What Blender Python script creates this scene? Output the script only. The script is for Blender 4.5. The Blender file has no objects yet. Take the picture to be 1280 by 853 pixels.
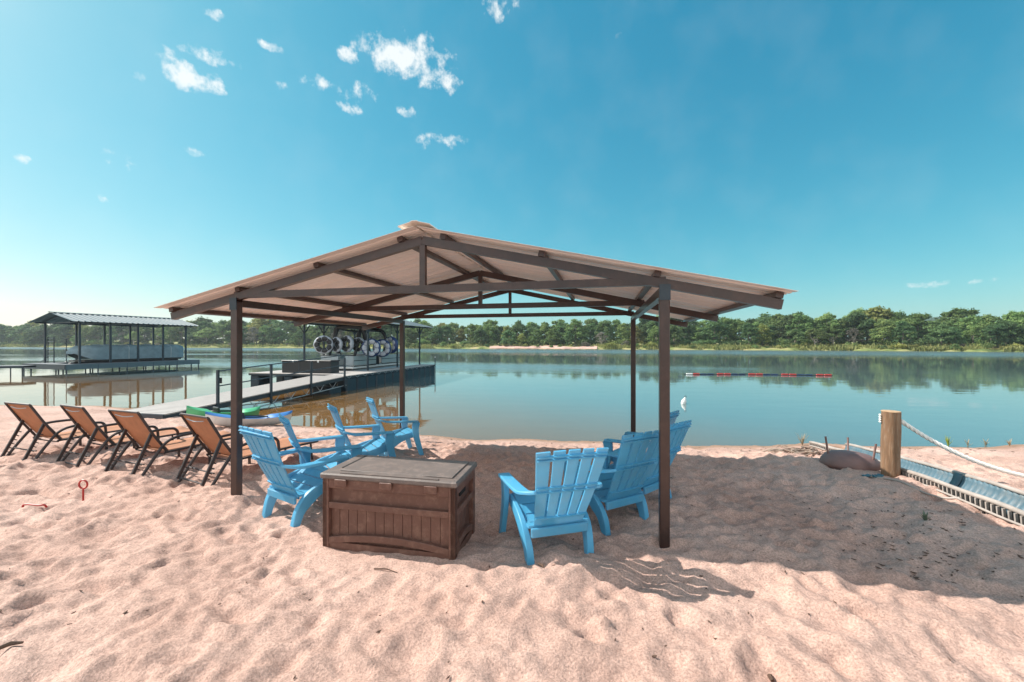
import bpy, math, random
import numpy as np
from mathutils import Vector, Matrix, Euler
R = math.radians
random.seed(7); rng = np.random.default_rng(7)
scene = bpy.context.scene
COL = scene.collection
F, HY, CX, EYE = 500.0, 429.6, 640.0, 1.65
WATER = -0.40
HAZE = .0003

# ------------------------------------------------------------------ helpers
class MB:
    """collects shapes, builds ONE mesh object"""
    def __init__(s): s.v = []; s.f = []
    def add(s, vs, fs):
        o = len(s.v); s.v += [tuple(v) for v in vs]; s.f += [tuple(i + o for i in f) for f in fs]
    def box(s, c, size, m=None, bev=0.0):
        x, y, z = [a / 2 for a in size]
        if bev > 0:
            b = min(bev, x * .9, y * .9, z * .9); vs = []
            for sx in (-1, 1):
                for sy in (-1, 1):
                    for sz in (-1, 1):
                        vs += [(sx * (x - b), sy * (y - b), sz * z), (sx * (x - b), sy * y, sz * (z - b)), (sx * x, sy * (y - b), sz * (z - b))]
            idx = lambda sx, sy, sz, k: ((sx > 0) * 4 + (sy > 0) * 2 + (sz > 0)) * 3 + k
            fs = []
            for q in (-1, 1):
                fs.append([idx(a, b_, q, 0) for a, b_ in ((-1, -1), (1, -1), (1, 1), (-1, 1))][::q])
                fs.append([idx(a, q, b_, 1) for a, b_ in ((-1, -1), (1, -1), (1, 1), (-1, 1))][::-q])
                fs.append([idx(q, a, b_, 2) for a, b_ in ((-1, -1), (1, -1), (1, 1), (-1, 1))][::q])
            for a in (-1, 1):
                for b_ in (-1, 1):
                    fs.append([idx(-1, a, b_, 0), idx(1, a, b_, 0), idx(1, a, b_, 1), idx(-1, a, b_, 1)])
                    fs.append([idx(a, -1, b_, 0), idx(a, 1, b_, 0), idx(a, 1, b_, 2), idx(a, -1, b_, 2)])
                    fs.append([idx(a, b_, -1, 1), idx(a, b_, 1, 1), idx(a, b_, 1, 2), idx(a, b_, -1, 2)])
                    for e in (-1, 1): fs.append([idx(a, b_, e, 0), idx(a, b_, e, 1), idx(a, b_, e, 2)])
        else:
            vs = [(sx * x, sy * y, sz * z) for sx in (-1, 1) for sy in (-1, 1) for sz in (-1, 1)]
            fs = [(0, 1, 3, 2), (4, 6, 7, 5), (0, 4, 5, 1), (2, 3, 7, 6), (0, 2, 6, 4), (1, 5, 7, 3)]
        c = Vector(c)
        s.add([(m @ Vector(v) if m else Vector(v)) + c for v in vs], fs)
        return s
    def bar(s, p0, p1, w, h, up=(0, 0, 1), bev=0.0):
        p0, p1 = Vector(p0), Vector(p1); d = p1 - p0; L = d.length; d.normalize()
        u = Vector(up)
        if abs(d.dot(u)) > .99: u = Vector((0, 1, 0))
        r = d.cross(u).normalized(); u = r.cross(d).normalized()
        m = Matrix((r, d, u)).transposed()
        return s.box((p0 + p1) / 2, (w, L, h), m, bev)
    def sweep(s, path, w, h, side=(1, 0, 0), closed_ends=True):
        """rectangle w (along side) x h swept along a path; w, h may be lists"""
        P = [Vector(p) for p in path]; n = len(P); sd = Vector(side).normalized(); vs = []
        for i, p in enumerate(P):
            t = (P[min(i + 1, n - 1)] - P[max(i - 1, 0)]).normalized()
            s2 = (sd - t * sd.dot(t)).normalized(); u = t.cross(s2)
            ww = (w[i] if isinstance(w, (list, tuple)) else w) / 2; hh = (h[i] if isinstance(h, (list, tuple)) else h) / 2
            vs += [p - s2 * ww - u * hh, p + s2 * ww - u * hh, p + s2 * ww + u * hh, p - s2 * ww + u * hh]
        fs = []
        for i in range(n - 1):
            for k in range(4): fs.append((i * 4 + k, i * 4 + (k + 1) % 4, (i + 1) * 4 + (k + 1) % 4, (i + 1) * 4 + k))
        fs += [(3, 2, 1, 0), tuple((n - 1) * 4 + k for k in range(4))]
        s.add(vs, fs); return s
    def tube(s, path, r, n=8, closed=False):
        P = [Vector(p) for p in path]; m = len(P); vs = []; fs = []; ref = None
        for i, p in enumerate(P):
            a = P[(i - 1) % m] if (closed or i > 0) else p
            b = P[(i + 1) % m] if (closed or i < m - 1) else p
            t = (b - a).normalized()
            if ref is None: ref = t.orthogonal().normalized()
            ref = (ref - t * ref.dot(t)).normalized(); bi = t.cross(ref)
            rr = r[i] if isinstance(r, (list, tuple)) else r
            for k in range(n):
                an = 2 * math.pi * k / n; vs.append(p + (ref * math.cos(an) + bi * math.sin(an)) * rr)
        for i in range(m if closed else m - 1):
            j = (i + 1) % m
            for k in range(n): fs.append((i * n + k, i * n + (k + 1) % n, j * n + (k + 1) % n, j * n + k))
        if not closed: fs += [tuple(range(n))[::-1], tuple((m - 1) * n + k for k in range(n))]
        s.add(vs, fs); return s
    def lathe(s, prof, n=24, c=(0, 0, 0), m=None):
        vs = []; fs = []; c = Vector(c)
        for r_, z in prof:
            for k in range(n):
                a = 2 * math.pi * k / n; v = Vector((r_ * math.cos(a), r_ * math.sin(a), z)); vs.append((m @ v if m else v) + c)
        for i in range(len(prof) - 1):
            for k in range(n): fs.append((i * n + k, i * n + (k + 1) % n, (i + 1) * n + (k + 1) % n, (i + 1) * n + k))
        if prof[0][0] > 1e-6: fs.append(tuple(range(n))[::-1])
        if prof[-1][0] > 1e-6: fs.append(tuple((len(prof) - 1) * n + k for k in range(n)))
        s.add(vs, fs); return s
    def prism(s, poly, d0, d1, fn):
        """poly of 2-D points, extruded from d0 to d1; fn(a, b, d) -> xyz"""
        n = len(poly); vs = [fn(a, b, d0) for a, b in poly] + [fn(a, b, d1) for a, b in poly]
        fs = [tuple(range(n))[::-1], tuple(range(n, 2 * n))] + [(i, (i + 1) % n, n + (i + 1) % n, n + i) for i in range(n)]
        s.add(vs, fs); return s
    def grid(s, rows):
        nr, nc = len(rows), len(rows[0]); fs = []
        for i in range(nr - 1):
            for j in range(nc - 1): fs.append((i * nc + j, i * nc + j + 1, (i + 1) * nc + j + 1, (i + 1) * nc + j))
        s.add([p for r_ in rows for p in r_], fs); return s
    def build(s, name, mat, parent=None, smooth=False, angle=35, bevel=0.0, solid=0.0, fix=True):
        me = bpy.data.meshes.new(name); me.from_pydata(s.v, [], s.f); me.update()
        if fix:
            import bmesh
            bm = bmesh.new(); bm.from_mesh(me); bmesh.ops.recalc_face_normals(bm, faces=bm.faces); bm.to_mesh(me); bm.free()
        o = bpy.data.objects.new(name, me); COL.objects.link(o)
        if mat: me.materials.append(mat)
        if parent: o.parent = parent
        if smooth:
            me.polygons.foreach_set('use_smooth', [True] * len(me.polygons))
            if angle < 180:
                try: me.set_sharp_from_angle(angle=R(angle))
                except Exception: pass
        if solid:
            m = o.modifiers.new('Solid', 'SOLIDIFY'); m.thickness = solid; m.offset = 0
        if bevel:
            m = o.modifiers.new('Bevel', 'BEVEL'); m.width = bevel; m.segments = 2; m.limit_method = 'ANGLE'; m.angle_limit = R(40)
        return o

def tag(o, label=None, cat=None, group=None, kind=None):
    if label: o['label'] = label
    if cat: o['category'] = cat
    if group: o['group'] = group
    if kind: o['kind'] = kind
    return o
def thing(name, label, cat, loc=(0, 0, 0), rz=0, group=None):
    o = bpy.data.objects.new(name, None); COL.objects.link(o); o.empty_display_size = .2
    o.location = loc; o.rotation_euler = (0, 0, rz); return tag(o, label, cat, group)
KIDS = {}
def copy_tree(o, parent=None):
    c = o.copy(); COL.objects.link(c)
    if parent: c.parent = parent
    for ch in [k for k in bpy.data.objects if k.parent == o]: copy_tree(ch, c)
    return c
def lerp(a, b, t): return a + (b - a) * t
def smooth_path(pts, n=6):
    P = [Vector(p) for p in pts]; out = []
    for i in range(len(P) - 1):
        p0 = P[max(i - 1, 0)]; p1 = P[i]; p2 = P[i + 1]; p3 = P[min(i + 2, len(P) - 1)]
        for k in range(n):
            t = k / n
            out.append(.5 * ((2 * p1) + (p2 - p0) * t + (2 * p0 - 5 * p1 + 4 * p2 - p3) * t * t + (3 * p1 - p0 - 3 * p2 + p3) * t ** 3))
    out.append(P[-1]); return out

# ------------------------------------------------------------------ materials
def nodes(name):
    m = bpy.data.materials.new(name); m.use_nodes = True; t = m.node_tree
    return m, t, t.nodes, t.links, t.nodes['Principled BSDF']
def mat(name, col, rough=.5, metal=0, var=.15, scale=6, bump=0, bscale=40, spec=.5, transl=0, transl_col=None, hue=0, stretch=None, coat=0, dirt=None, dirt_amt=.0, randv=0.0):
    m, t, N, L, P = nodes(name)
    P.inputs['Roughness'].default_value = rough; P.inputs['Metallic'].default_value = metal
    P.inputs['Specular IOR Level'].default_value = spec
    if coat: P.inputs['Coat Weight'].default_value = coat
    tc = N.new('ShaderNodeTexCoord'); mp = N.new('ShaderNodeMapping'); L.new(tc.outputs['Object'], mp.inputs['Vector'])
    if stretch: mp.inputs['Scale'].default_value = stretch
    nz = N.new('ShaderNodeTexNoise'); nz.inputs['Scale'].default_value = scale; nz.inputs['Detail'].default_value = 6; nz.inputs['Roughness'].default_value = .6
    L.new(mp.outputs[0], nz.inputs['Vector'])
    mr = N.new('ShaderNodeMapRange'); mr.inputs['From Min'].default_value = .3; mr.inputs['From Max'].default_value = .7
    mr.inputs['To Min'].default_value = 1 - var; mr.inputs['To Max'].default_value = 1 + var; L.new(nz.outputs['Fac'], mr.inputs['Value'])
    hs = N.new('ShaderNodeHueSaturation'); hs.inputs['Color'].default_value = (*col, 1); L.new(mr.outputs[0], hs.inputs['Value'])
    out = hs.outputs[0]
    if randv:
        oi = N.new('ShaderNodeObjectInfo'); m2 = N.new('ShaderNodeMapRange'); m2.inputs['To Min'].default_value = 1 - randv; m2.inputs['To Max'].default_value = 1 + randv
        L.new(oi.outputs['Random'], m2.inputs['Value']); h2 = N.new('ShaderNodeHueSaturation'); L.new(out, h2.inputs['Color']); L.new(m2.outputs[0], h2.inputs['Value']); out = h2.outputs[0]
    if dirt:
        n2 = N.new('ShaderNodeTexNoise'); n2.inputs['Scale'].default_value = scale * 1.7; n2.inputs['Detail'].default_value = 8; n2.inputs['Roughness'].default_value = .7
        L.new(mp.outputs[0], n2.inputs['Vector'])
        cr = N.new('ShaderNodeMapRange'); cr.inputs['From Min'].default_value = .5; cr.inputs['From Max'].default_value = .72; cr.inputs['To Max'].default_value = dirt_amt
        L.new(n2.outputs['Fac'], cr.inputs['Value']); mx = N.new('ShaderNodeMix'); mx.data_type = 'RGBA'; mx.inputs['B'].default_value = (*dirt, 1)
        L.new(cr.outputs[0], mx.inputs['Factor']); L.new(out, mx.inputs['A']); out = mx.outputs['Result']
    L.new(out, P.inputs['Base Color'])
    rr = N.new('ShaderNodeMapRange'); rr.inputs['To Min'].default_value = max(0, rough - .1); rr.inputs['To Max'].default_value = min(1, rough + .12)
    L.new(nz.outputs['Fac'], rr.inputs['Value']); L.new(rr.outputs[0], P.inputs['Roughness'])
    if bump:
        nb = N.new('ShaderNodeTexNoise'); nb.inputs['Scale'].default_value = bscale; nb.inputs['Detail'].default_value = 4; L.new(mp.outputs[0], nb.inputs['Vector'])
        b = N.new('ShaderNodeBump'); b.inputs['Strength'].default_value = bump; b.inputs['Distance'].default_value = .01
        L.new(nb.outputs['Fac'], b.inputs['Height']); L.new(b.outputs[0], P.inputs['Normal'])
    if transl:
        tr = N.new('ShaderNodeBsdfTranslucent'); ms = N.new('ShaderNodeMixShader'); ms.inputs[0].default_value = transl
        if transl_col: tr.inputs['Color'].default_value = (*transl_col, 1)
        else: L.new(out, tr.inputs['Color'])
        L.new(P.outputs[0], ms.inputs[1]); L.new(tr.outputs[0], ms.inputs[2]); L.new(ms.outputs[0], N['Material Output'].inputs['Surface'])
    return m

M = {}
M['steel'] = mat('brown_painted_steel', (.046, .022, .018), .32, 0, .25, 5, bump=.12, bscale=60, spec=.65, dirt=(.13, .075, .055), dirt_amt=.3)
M['roof'] = mat('tan_roof_sheet', (.90, .80, .72), .32, 0, .05, 3, dirt=(.45, .30, .20), dirt_amt=.10, stretch=(.4, 6, 1))
M['blue'] = mat('blue_resin', (.085, .420, .680), .40, 0, .08, 5, randv=.10, dirt=(.50, .46, .42), dirt_amt=.16, transl=.30, transl_col=(.62, .76, .84))
M['boxbrown'] = mat('brown_resin', (.130, .062, .046), .45, 0, .12, 9, bump=.2, bscale=120, dirt=(.36, .22, .16), dirt_amt=.4)
M['boxlid'] = mat('weathered_brown_resin', (.145, .118, .108), .5, 0, .1, 9, bump=.15, bscale=120, dirt=(.36, .28, .24), dirt_amt=.4)
M['dark'] = mat('dark_gap', (.012, .010, .010), .8)
M['sling'] = mat('brown_sling_mesh', (.56, .275, .155), .75, 0, .1, 10, bump=.25, bscale=300, transl=.35)
M['bronze'] = mat('bronze_frame', (.050, .040, .040), .4, .3, .2, 8)
M['red'] = mat('red_paint', (.42, .03, .025), .4, 0, .15, 20)
M['green'] = mat('green_kayak_plastic', (.09, .42, .19), .4, 0, .1, 4)
M['bluehull'] = mat('blue_kayak_plastic', (.05, .18, .46), .4, 0, .1, 4)
M['white'] = mat('white_plastic', (.72, .72, .70), .4, 0, .06, 6, dirt=(.4, .36, .3), dirt_amt=.25)
M['decking'] = mat('pale_decking', (.40, .37, .35), .7, 0, .14, 4, bump=.2, bscale=40, stretch=(1, 8, 1))
M['greydeck'] = mat('grey_deck_boards', (.15, .17, .19), .75, 0, .15, 4, bump=.2)
M['dksteel'] = mat('dark_blue_steel', (.030, .045, .060), .45, .1, .2, 6)
M['galv'] = mat('galvanised_steel', (.42, .46, .48), .4, .4, .12, 8)
M['float'] = mat('black_dock_float', (.012, .030, .050), .4, 0, .3, 4)
M['tealroof'] = mat('blue_grey_roof_sheet', (.095, .145, .170), .6, 0, .08, 1)
M['cover'] = mat('grey_blue_boat_cover', (.24, .33, .38), .75, 0, .18, 2.2, bump=.6, bscale=3)
M['coverdark'] = mat('dark_hull', (.05, .045, .045), .4)
M['black'] = mat('black_plastic', (.018, .020, .024), .45, 0, .2, 5)
M['fence'] = mat('boat_side_panel', (.38, .43, .46), .3, .3, .08, 3)
M['tubeblue'] = mat('blue_tube_vinyl', (.012, .035, .13), .4, 0, .2, 5)
M['tubewhite'] = mat('white_tube_vinyl', (.38, .42, .48), .4, 0, .1, 5)
M['wood'] = mat('weathered_post_wood', (.20, .115, .065), .85, 0, .35, 3, bump=.8, bscale=14, stretch=(7, 7, .7), dirt=(.34, .30, .24), dirt_amt=.6)
M['rope'] = mat('white_rope', (.80, .79, .75), .8, 0, .08, 20, bump=.3)
M['pipe'] = mat('grey_corrugated_plastic', (.085, .150, .190), .45, 0, .12, 4, dirt=(.4, .33, .27), dirt_amt=.3)
M['lip'] = mat('pale_pipe_lip', (.36, .315, .285), .6, 0, .2, 6, dirt=(.4, .3, .24), dirt_amt=.3)
M['pit'] = mat('rusty_fire_pit_steel', (.21, .125, .115), .55, .1, .2, 6, bump=.2, bscale=40, dirt=(.22, .10, .06), dirt_amt=.5)
M['bark'] = mat('tree_bark', (.20, .165, .13), .9, 0, .25, 2, randv=.35)
M['barkpale'] = mat('pale_bark', (.46, .40, .35), .9, 0, .2, 2)
M['twig'] = mat('dry_twig', (.10, .060, .042), .9, 0, .4, 30)
M['drift'] = mat('bleached_driftwood', (.40, .31, .25), .9, 0, .25, 12)

def leaf_mat(name, c1, c2, tr=.4):
    m, t, N, L, P = nodes(name)
    oi = N.new('ShaderNodeObjectInfo'); tc = N.new('ShaderNodeTexCoord')
    nz = N.new('ShaderNodeTexNoise'); nz.inputs['Scale'].default_value = .55; nz.inputs['Detail'].default_value = 3; L.new(tc.outputs['Object'], nz.inputs['Vector'])
    nl = N.new('ShaderNodeTexNoise'); nl.inputs['Scale'].default_value = 3.5; nl.inputs['Detail'].default_value = 2; L.new(tc.outputs['Object'], nl.inputs['Vector'])
    a = N.new('ShaderNodeMath'); a.operation = 'ADD'; L.new(nz.outputs['Fac'], a.inputs[0]); L.new(nl.outputs['Fac'], a.inputs[1])
    b = N.new('ShaderNodeMapRange'); b.inputs['From Min'].default_value = .7; b.inputs['From Max'].default_value = 1.3; L.new(a.outputs[0], b.inputs['Value'])
    mx = N.new('ShaderNodeMix'); mx.data_type = 'RGBA'; mx.inputs['A'].default_value = (*c1, 1); mx.inputs['B'].default_value = (*c2, 1); L.new(b.outputs[0], mx.inputs['Factor'])
    v = N.new('ShaderNodeMapRange'); v.inputs['To Min'].default_value = .62; v.inputs['To Max'].default_value = 1.35; L.new(oi.outputs['Random'], v.inputs['Value'])
    r2 = N.new('ShaderNodeMath'); r2.operation = 'MULTIPLY'; r2.inputs[1].default_value = 7.31; L.new(oi.outputs['Random'], r2.inputs[0])
    fr = N.new('ShaderNodeMath'); fr.operation = 'FRACT'; L.new(r2.outputs[0], fr.inputs[0])
    hm = N.new('ShaderNodeMapRange'); hm.inputs['To Min'].default_value = .475; hm.inputs['To Max'].default_value = .515; L.new(fr.outputs[0], hm.inputs['Value'])
    hs = N.new('ShaderNodeHueSaturation'); L.new(mx.outputs['Result'], hs.inputs['Color']); L.new(v.outputs[0], hs.inputs['Value']); L.new(hm.outputs[0], hs.inputs['Hue'])
    L.new(hs.outputs[0], P.inputs['Base Color']); P.inputs['Roughness'].default_value = .65; P.inputs['Specular IOR Level'].default_value = .25
    trn = N.new('ShaderNodeBsdfTranslucent'); L.new(hs.outputs[0], trn.inputs['Color']); ms = N.new('ShaderNodeMixShader'); ms.inputs[0].default_value = tr
    L.new(P.outputs[0], ms.inputs[1]); L.new(trn.outputs[0], ms.inputs[2]); L.new(ms.outputs[0], N['Material Output'].inputs['Surface'])
    return m
M['leafdark'] = leaf_mat('dark_foliage', (.070, .150, .068), (.165, .245, .090))
M['leafmid'] = leaf_mat('mid_foliage', (.110, .205, .074), (.240, .320, .105))
M['leafyel'] = leaf_mat('yellowish_foliage', (.190, .245, .066), (.370, .370, .115))
M['leafgrey'] = leaf_mat('greyish_foliage', (.130, .130, .100), (.250, .235, .190))
M['grass'] = leaf_mat('bank_grass_blades', (.150, .190, .060), (.360, .340, .140))

def sand_mat():
    m, t, N, L, P = nodes('pink_sand')
    tc = N.new('ShaderNodeTexCoord'); geo = N.new('ShaderNodeNewGeometry')
    n1 = N.new('ShaderNodeTexNoise'); n1.inputs['Scale'].default_value = .9; n1.inputs['Detail'].default_value = 6; L.new(tc.outputs['Object'], n1.inputs['Vector'])
    n2 = N.new('ShaderNodeTexNoise'); n2.inputs['Scale'].default_value = 75; n2.inputs['Detail'].default_value = 4; n2.inputs['Roughness'].default_value = .8; L.new(tc.outputs['Object'], n2.inputs['Vector'])
    n3 = N.new('ShaderNodeTexNoise'); n3.inputs['Scale'].default_value = 14; n3.inputs['Detail'].default_value = 6; n3.inputs['Roughness'].default_value = .65; L.new(tc.outputs['Object'], n3.inputs['Vector'])
    cr = N.new('ShaderNodeValToRGB'); cr.color_ramp.elements[0].position = .3; cr.color_ramp.elements[0].color = (.470, .304, .248, 1)
    cr.color_ramp.elements[1].position = .7; cr.color_ramp.elements[1].color = (.605, .418, .350, 1); L.new(n1.outputs['Fac'], cr.inputs[0])
    sp = N.new('ShaderNodeMapRange'); sp.inputs['From Min'].default_value = .33; sp.inputs['From Max'].default_value = .67; sp.inputs['To Min'].default_value = .60; sp.inputs['To Max'].default_value = 1.36; L.new(n2.outputs['Fac'], sp.inputs['Value'])
    hs = N.new('ShaderNodeHueSaturation'); L.new(cr.outputs[0], hs.inputs['Color']); L.new(sp.outputs[0], hs.inputs['Value'])
    s3 = N.new('ShaderNodeMapRange'); s3.inputs['From Min'].default_value = .3; s3.inputs['From Max'].default_value = .7; s3.inputs['To Min'].default_value = .88; s3.inputs['To Max'].default_value = 1.1; L.new(n3.outputs['Fac'], s3.inputs['Value'])
    h3 = N.new('ShaderNodeHueSaturation'); L.new(hs.outputs[0], h3.inputs['Color']); L.new(s3.outputs[0], h3.inputs['Value'])
    # damp sand at the waterline: a true wet band a few centimetres above the water level
    sx = N.new('ShaderNodeSeparateXYZ'); L.new(geo.outputs['Position'], sx.inputs[0])
    nz = N.new('ShaderNodeMath'); nz.operation = 'MULTIPLY_ADD'; nz.inputs[1].default_value = .05; L.new(n3.outputs['Fac'], nz.inputs[0]); L.new(sx.outputs['Z'], nz.inputs[2])
    wet = N.new('ShaderNodeMapRange'); wet.inputs['From Min'].default_value = WATER + .05; wet.inputs['From Max'].default_value = WATER + .10; L.new(nz.outputs[0], wet.inputs['Value'])
    mx = N.new('ShaderNodeMix'); mx.data_type = 'RGBA'; mx.inputs['A'].default_value = (.33, .21, .15, 1); L.new(wet.outputs[0], mx.inputs['Factor']); L.new(h3.outputs[0], mx.inputs['B'])
    L.new(mx.outputs['Result'], P.inputs['Base Color'])
    P.inputs['Roughness'].default_value = .9; P.inputs['Specular IOR Level'].default_value = .15
    b1 = N.new('ShaderNodeBump'); b1.inputs['Strength'].default_value = .7; b1.inputs['Distance'].default_value = .014; L.new(n2.outputs['Fac'], b1.inputs['Height'])
    b2 = N.new('ShaderNodeBump'); b2.inputs['Strength'].default_value = .5; b2.inputs['Distance'].default_value = .03; L.new(n3.outputs['Fac'], b2.inputs['Height']); L.new(b1.outputs[0], b2.inputs['Normal'])
    L.new(b2.outputs[0], P.inputs['Normal'])
    return m
M['sand'] = sand_mat()

# ------------------------------------------------------------------ ground
SHX = np.array([-80, -45, -17.2, -13.3, -9.5, -7.2, -5.9, -4.0, -2.5, -.7, 1.0, 4.2, 10.3, 20, 45, 80])
SHY = np.array([16., 14.5, 13.4, 13.0, 11.6, 10.9, 10.25, 9.55, 9.1, 8.66, 8.37, 8.05, 8.0, 8.4, 9.5, 14])
def base_h(x, y):
    x = np.asarray(x, float); y = np.asarray(y, float)
    s = np.interp(x, SHX, SHY) - y + .10 * np.sin(x * 1.3) + .06 * np.sin(x * 3.1 + 1)
    up = .40 * (1 - np.exp(-np.maximum(s, 0) / 2.6 - (np.maximum(s, 0) / 4.2) ** 3))
    up = np.where(s > 0, up, s * .10)
    return WATER + np.maximum(up, -1.5)
TA, TB = np.array([5.84, 7.85]), np.array([3.64, -.22])       # near rim of the half pipe
tdir = (TB - TA) / np.linalg.norm(TB - TA); tnor = np.array([-tdir[1], tdir[0]])
if tnor[0] < 0: tnor = -tnor
TW = .62
def trench(x, y):
    u = (x - TA[0]) * tdir[0] + (y - TA[1]) * tdir[1]; w = (x - TA[0]) * tnor[0] + (y - TA[1]) * tnor[1]
    k = np.clip((.5 - np.abs(w / TW - .5)) / .12, 0, 1) * np.clip((u + .15) / .2, 0, 1)
    return k
def perlin(x, y, seed):
    r_ = np.random.default_rng(seed); G = r_.random((256, 256)) * 2 * np.pi
    xi = np.floor(x).astype(int); yi = np.floor(y).astype(int); fx = x - xi; fy = y - yi
    u = fx ** 3 * (fx * (fx * 6 - 15) + 10); v = fy ** 3 * (fy * (fy * 6 - 15) + 10)
    def g(i, j, dx, dy):
        a = G[(xi + i) & 255, (yi + j) & 255]; return np.cos(a) * dx + np.sin(a) * dy
    return (g(0, 0, fx, fy) * (1 - u) + g(1, 0, fx - 1, fy) * u) * (1 - v) + (g(0, 1, fx, fy - 1) * (1 - u) + g(1, 1, fx - 1, fy - 1) * u) * v
def axis(lo, hi, flo, fhi, step, grow):
    a = list(np.arange(flo, fhi, step)); s = step; v = a[-1]
    while v < hi: s *= grow; v += s; a.append(v)
    s = step; v = a[0]
    while v > lo: s *= grow; v -= s; a.insert(0, v)
    return np.array(a)
gx = axis(-75, 75, -6.8, 6.6, .026, 1.035); gy = axis(-12, 22, 1.3, 7.6, .022, 1.03)
GXX, GYY = np.meshgrid(gx, gy)
Hh = base_h(GXX, GYY)
ca, sa = math.cos(.30), math.sin(.30)
wx_ = GXX + .10 * perlin(GXX * 2, GYY * 2, 5); wy_ = GYY + .10 * perlin(GXX * 2 + 9, GYY * 2, 6)
ua = (wx_ * ca - wy_ * sa); va = (wx_ * sa + wy_ * ca)
lf = np.clip(.5 - GXX / 5, 0, 1)
ridge = lambda n_: .22 - np.abs(n_) * 1.25 - .25 * n_
bump = .068 * ridge(perlin(ua * 1.9, va * 3.9, 1)) * (.25 + .75 * lf) + .070 * ridge(perlin(wx_ * 2.7, wy_ * 2.8, 2)) * (1 - .75 * lf) + .022 * perlin(ua * 5.5, va * 9.0, 12) * lf + .020 * perlin(wx_ * 8.0, wy_ * 8.5, 3) + .016 * perlin(GXX * 14, GYY * 15, 4) + .05 * perlin(GXX * .8, GYY * .9, 8)
bump = 1.4 * bump
prints = np.zeros_like(Hh)
for _ in range(2200):
    px_, py_ = rng.uniform(-9, 7.5), rng.uniform(1.2, 9.2); an = rng.uniform(0, np.pi); r1 = rng.uniform(.07, .13); r2 = r1 * rng.uniform(.4, .75); dp = rng.uniform(.006, .026)
    i0, i1 = np.searchsorted(gx, [px_ - .35, px_ + .35]); j0, j1 = np.searchsorted(gy, [py_ - .35, py_ + .35])
    X = GXX[j0:j1, i0:i1] - px_; Y = GYY[j0:j1, i0:i1] - py_
    a = (X * np.cos(an) + Y * np.sin(an)) / r1; b = (-X * np.sin(an) + Y * np.cos(an)) / r2; q = a * a + b * b
    prints[j0:j1, i0:i1] += dp * (-np.exp(-q * 1.2) + .55 * np.exp(-((np.sqrt(q) - 1.35) / .35) ** 2))
calm = 1 - .75 * np.exp(-(((GXX + 1.0) / .75) ** 2 + ((GYY - 3.2) / .42) ** 2) ** 2)
sh = calm * np.clip((np.interp(GXX, SHX, SHY) - GYY - .15) / 1.2, 0, 1)
Hf = Hh + (bump + prints) * (.10 + .90 * sh) - .30 * trench(GXX, GYY)
def ground(x, y):
    i = int(np.clip(np.searchsorted(gx, x) - 1, 0, len(gx) - 2)); j = int(np.clip(np.searchsorted(gy, y) - 1, 0, len(gy) - 2))
    return float(Hf[j:j + 2, i:i + 2].mean())
def bh(x, y): return float(base_h(x, y))
def at(px, py, dz=0.0):
    """point on the smooth beach seen at photo pixel px,py, dz above it"""
    z = 0.0
    for _ in range(40):
        Y = F * (EYE - z) / (py - HY); X = (px - CX) / F * Y; z = .5 * z + .5 * (bh(X, Y) + dz)
    return Vector((X, Y, z))
def np_mesh(name, verts, faces, mt, smooth=True):
    me = bpy.data.meshes.new(name); nv, nf = len(verts), len(faces)
    me.vertices.add(nv); me.vertices.foreach_set('co', np.asarray(verts, np.float32).ravel())
    k = faces.shape[1]; me.loops.add(nf * k); me.loops.foreach_set('vertex_index', faces.astype(np.int32).ravel())
    me.polygons.add(nf); me.polygons.foreach_set('loop_start', np.arange(0, nf * k, k, dtype=np.int32))
    if smooth: me.polygons.foreach_set('use_smooth', np.ones(nf, bool))
    me.update(calc_edges=True); me.materials.append(mt); return me
def grid_obj(name, XX, YY, ZZ, mt):
    nr, nc = XX.shape; idx = np.arange(nr * nc).reshape(nr, nc)
    fc = np.stack([idx[:-1, :-1], idx[:-1, 1:], idx[1:, 1:], idx[1:, :-1]], -1).reshape(-1, 4)
    me = np_mesh(name, np.stack([XX, YY, ZZ], -1).reshape(-1, 3), fc, mt)
    o = bpy.data.objects.new(name, me); COL.objects.link(o); return o
tag(grid_obj('sand', GXX, GYY, Hf, M['sand']), kind='structure')

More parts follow.
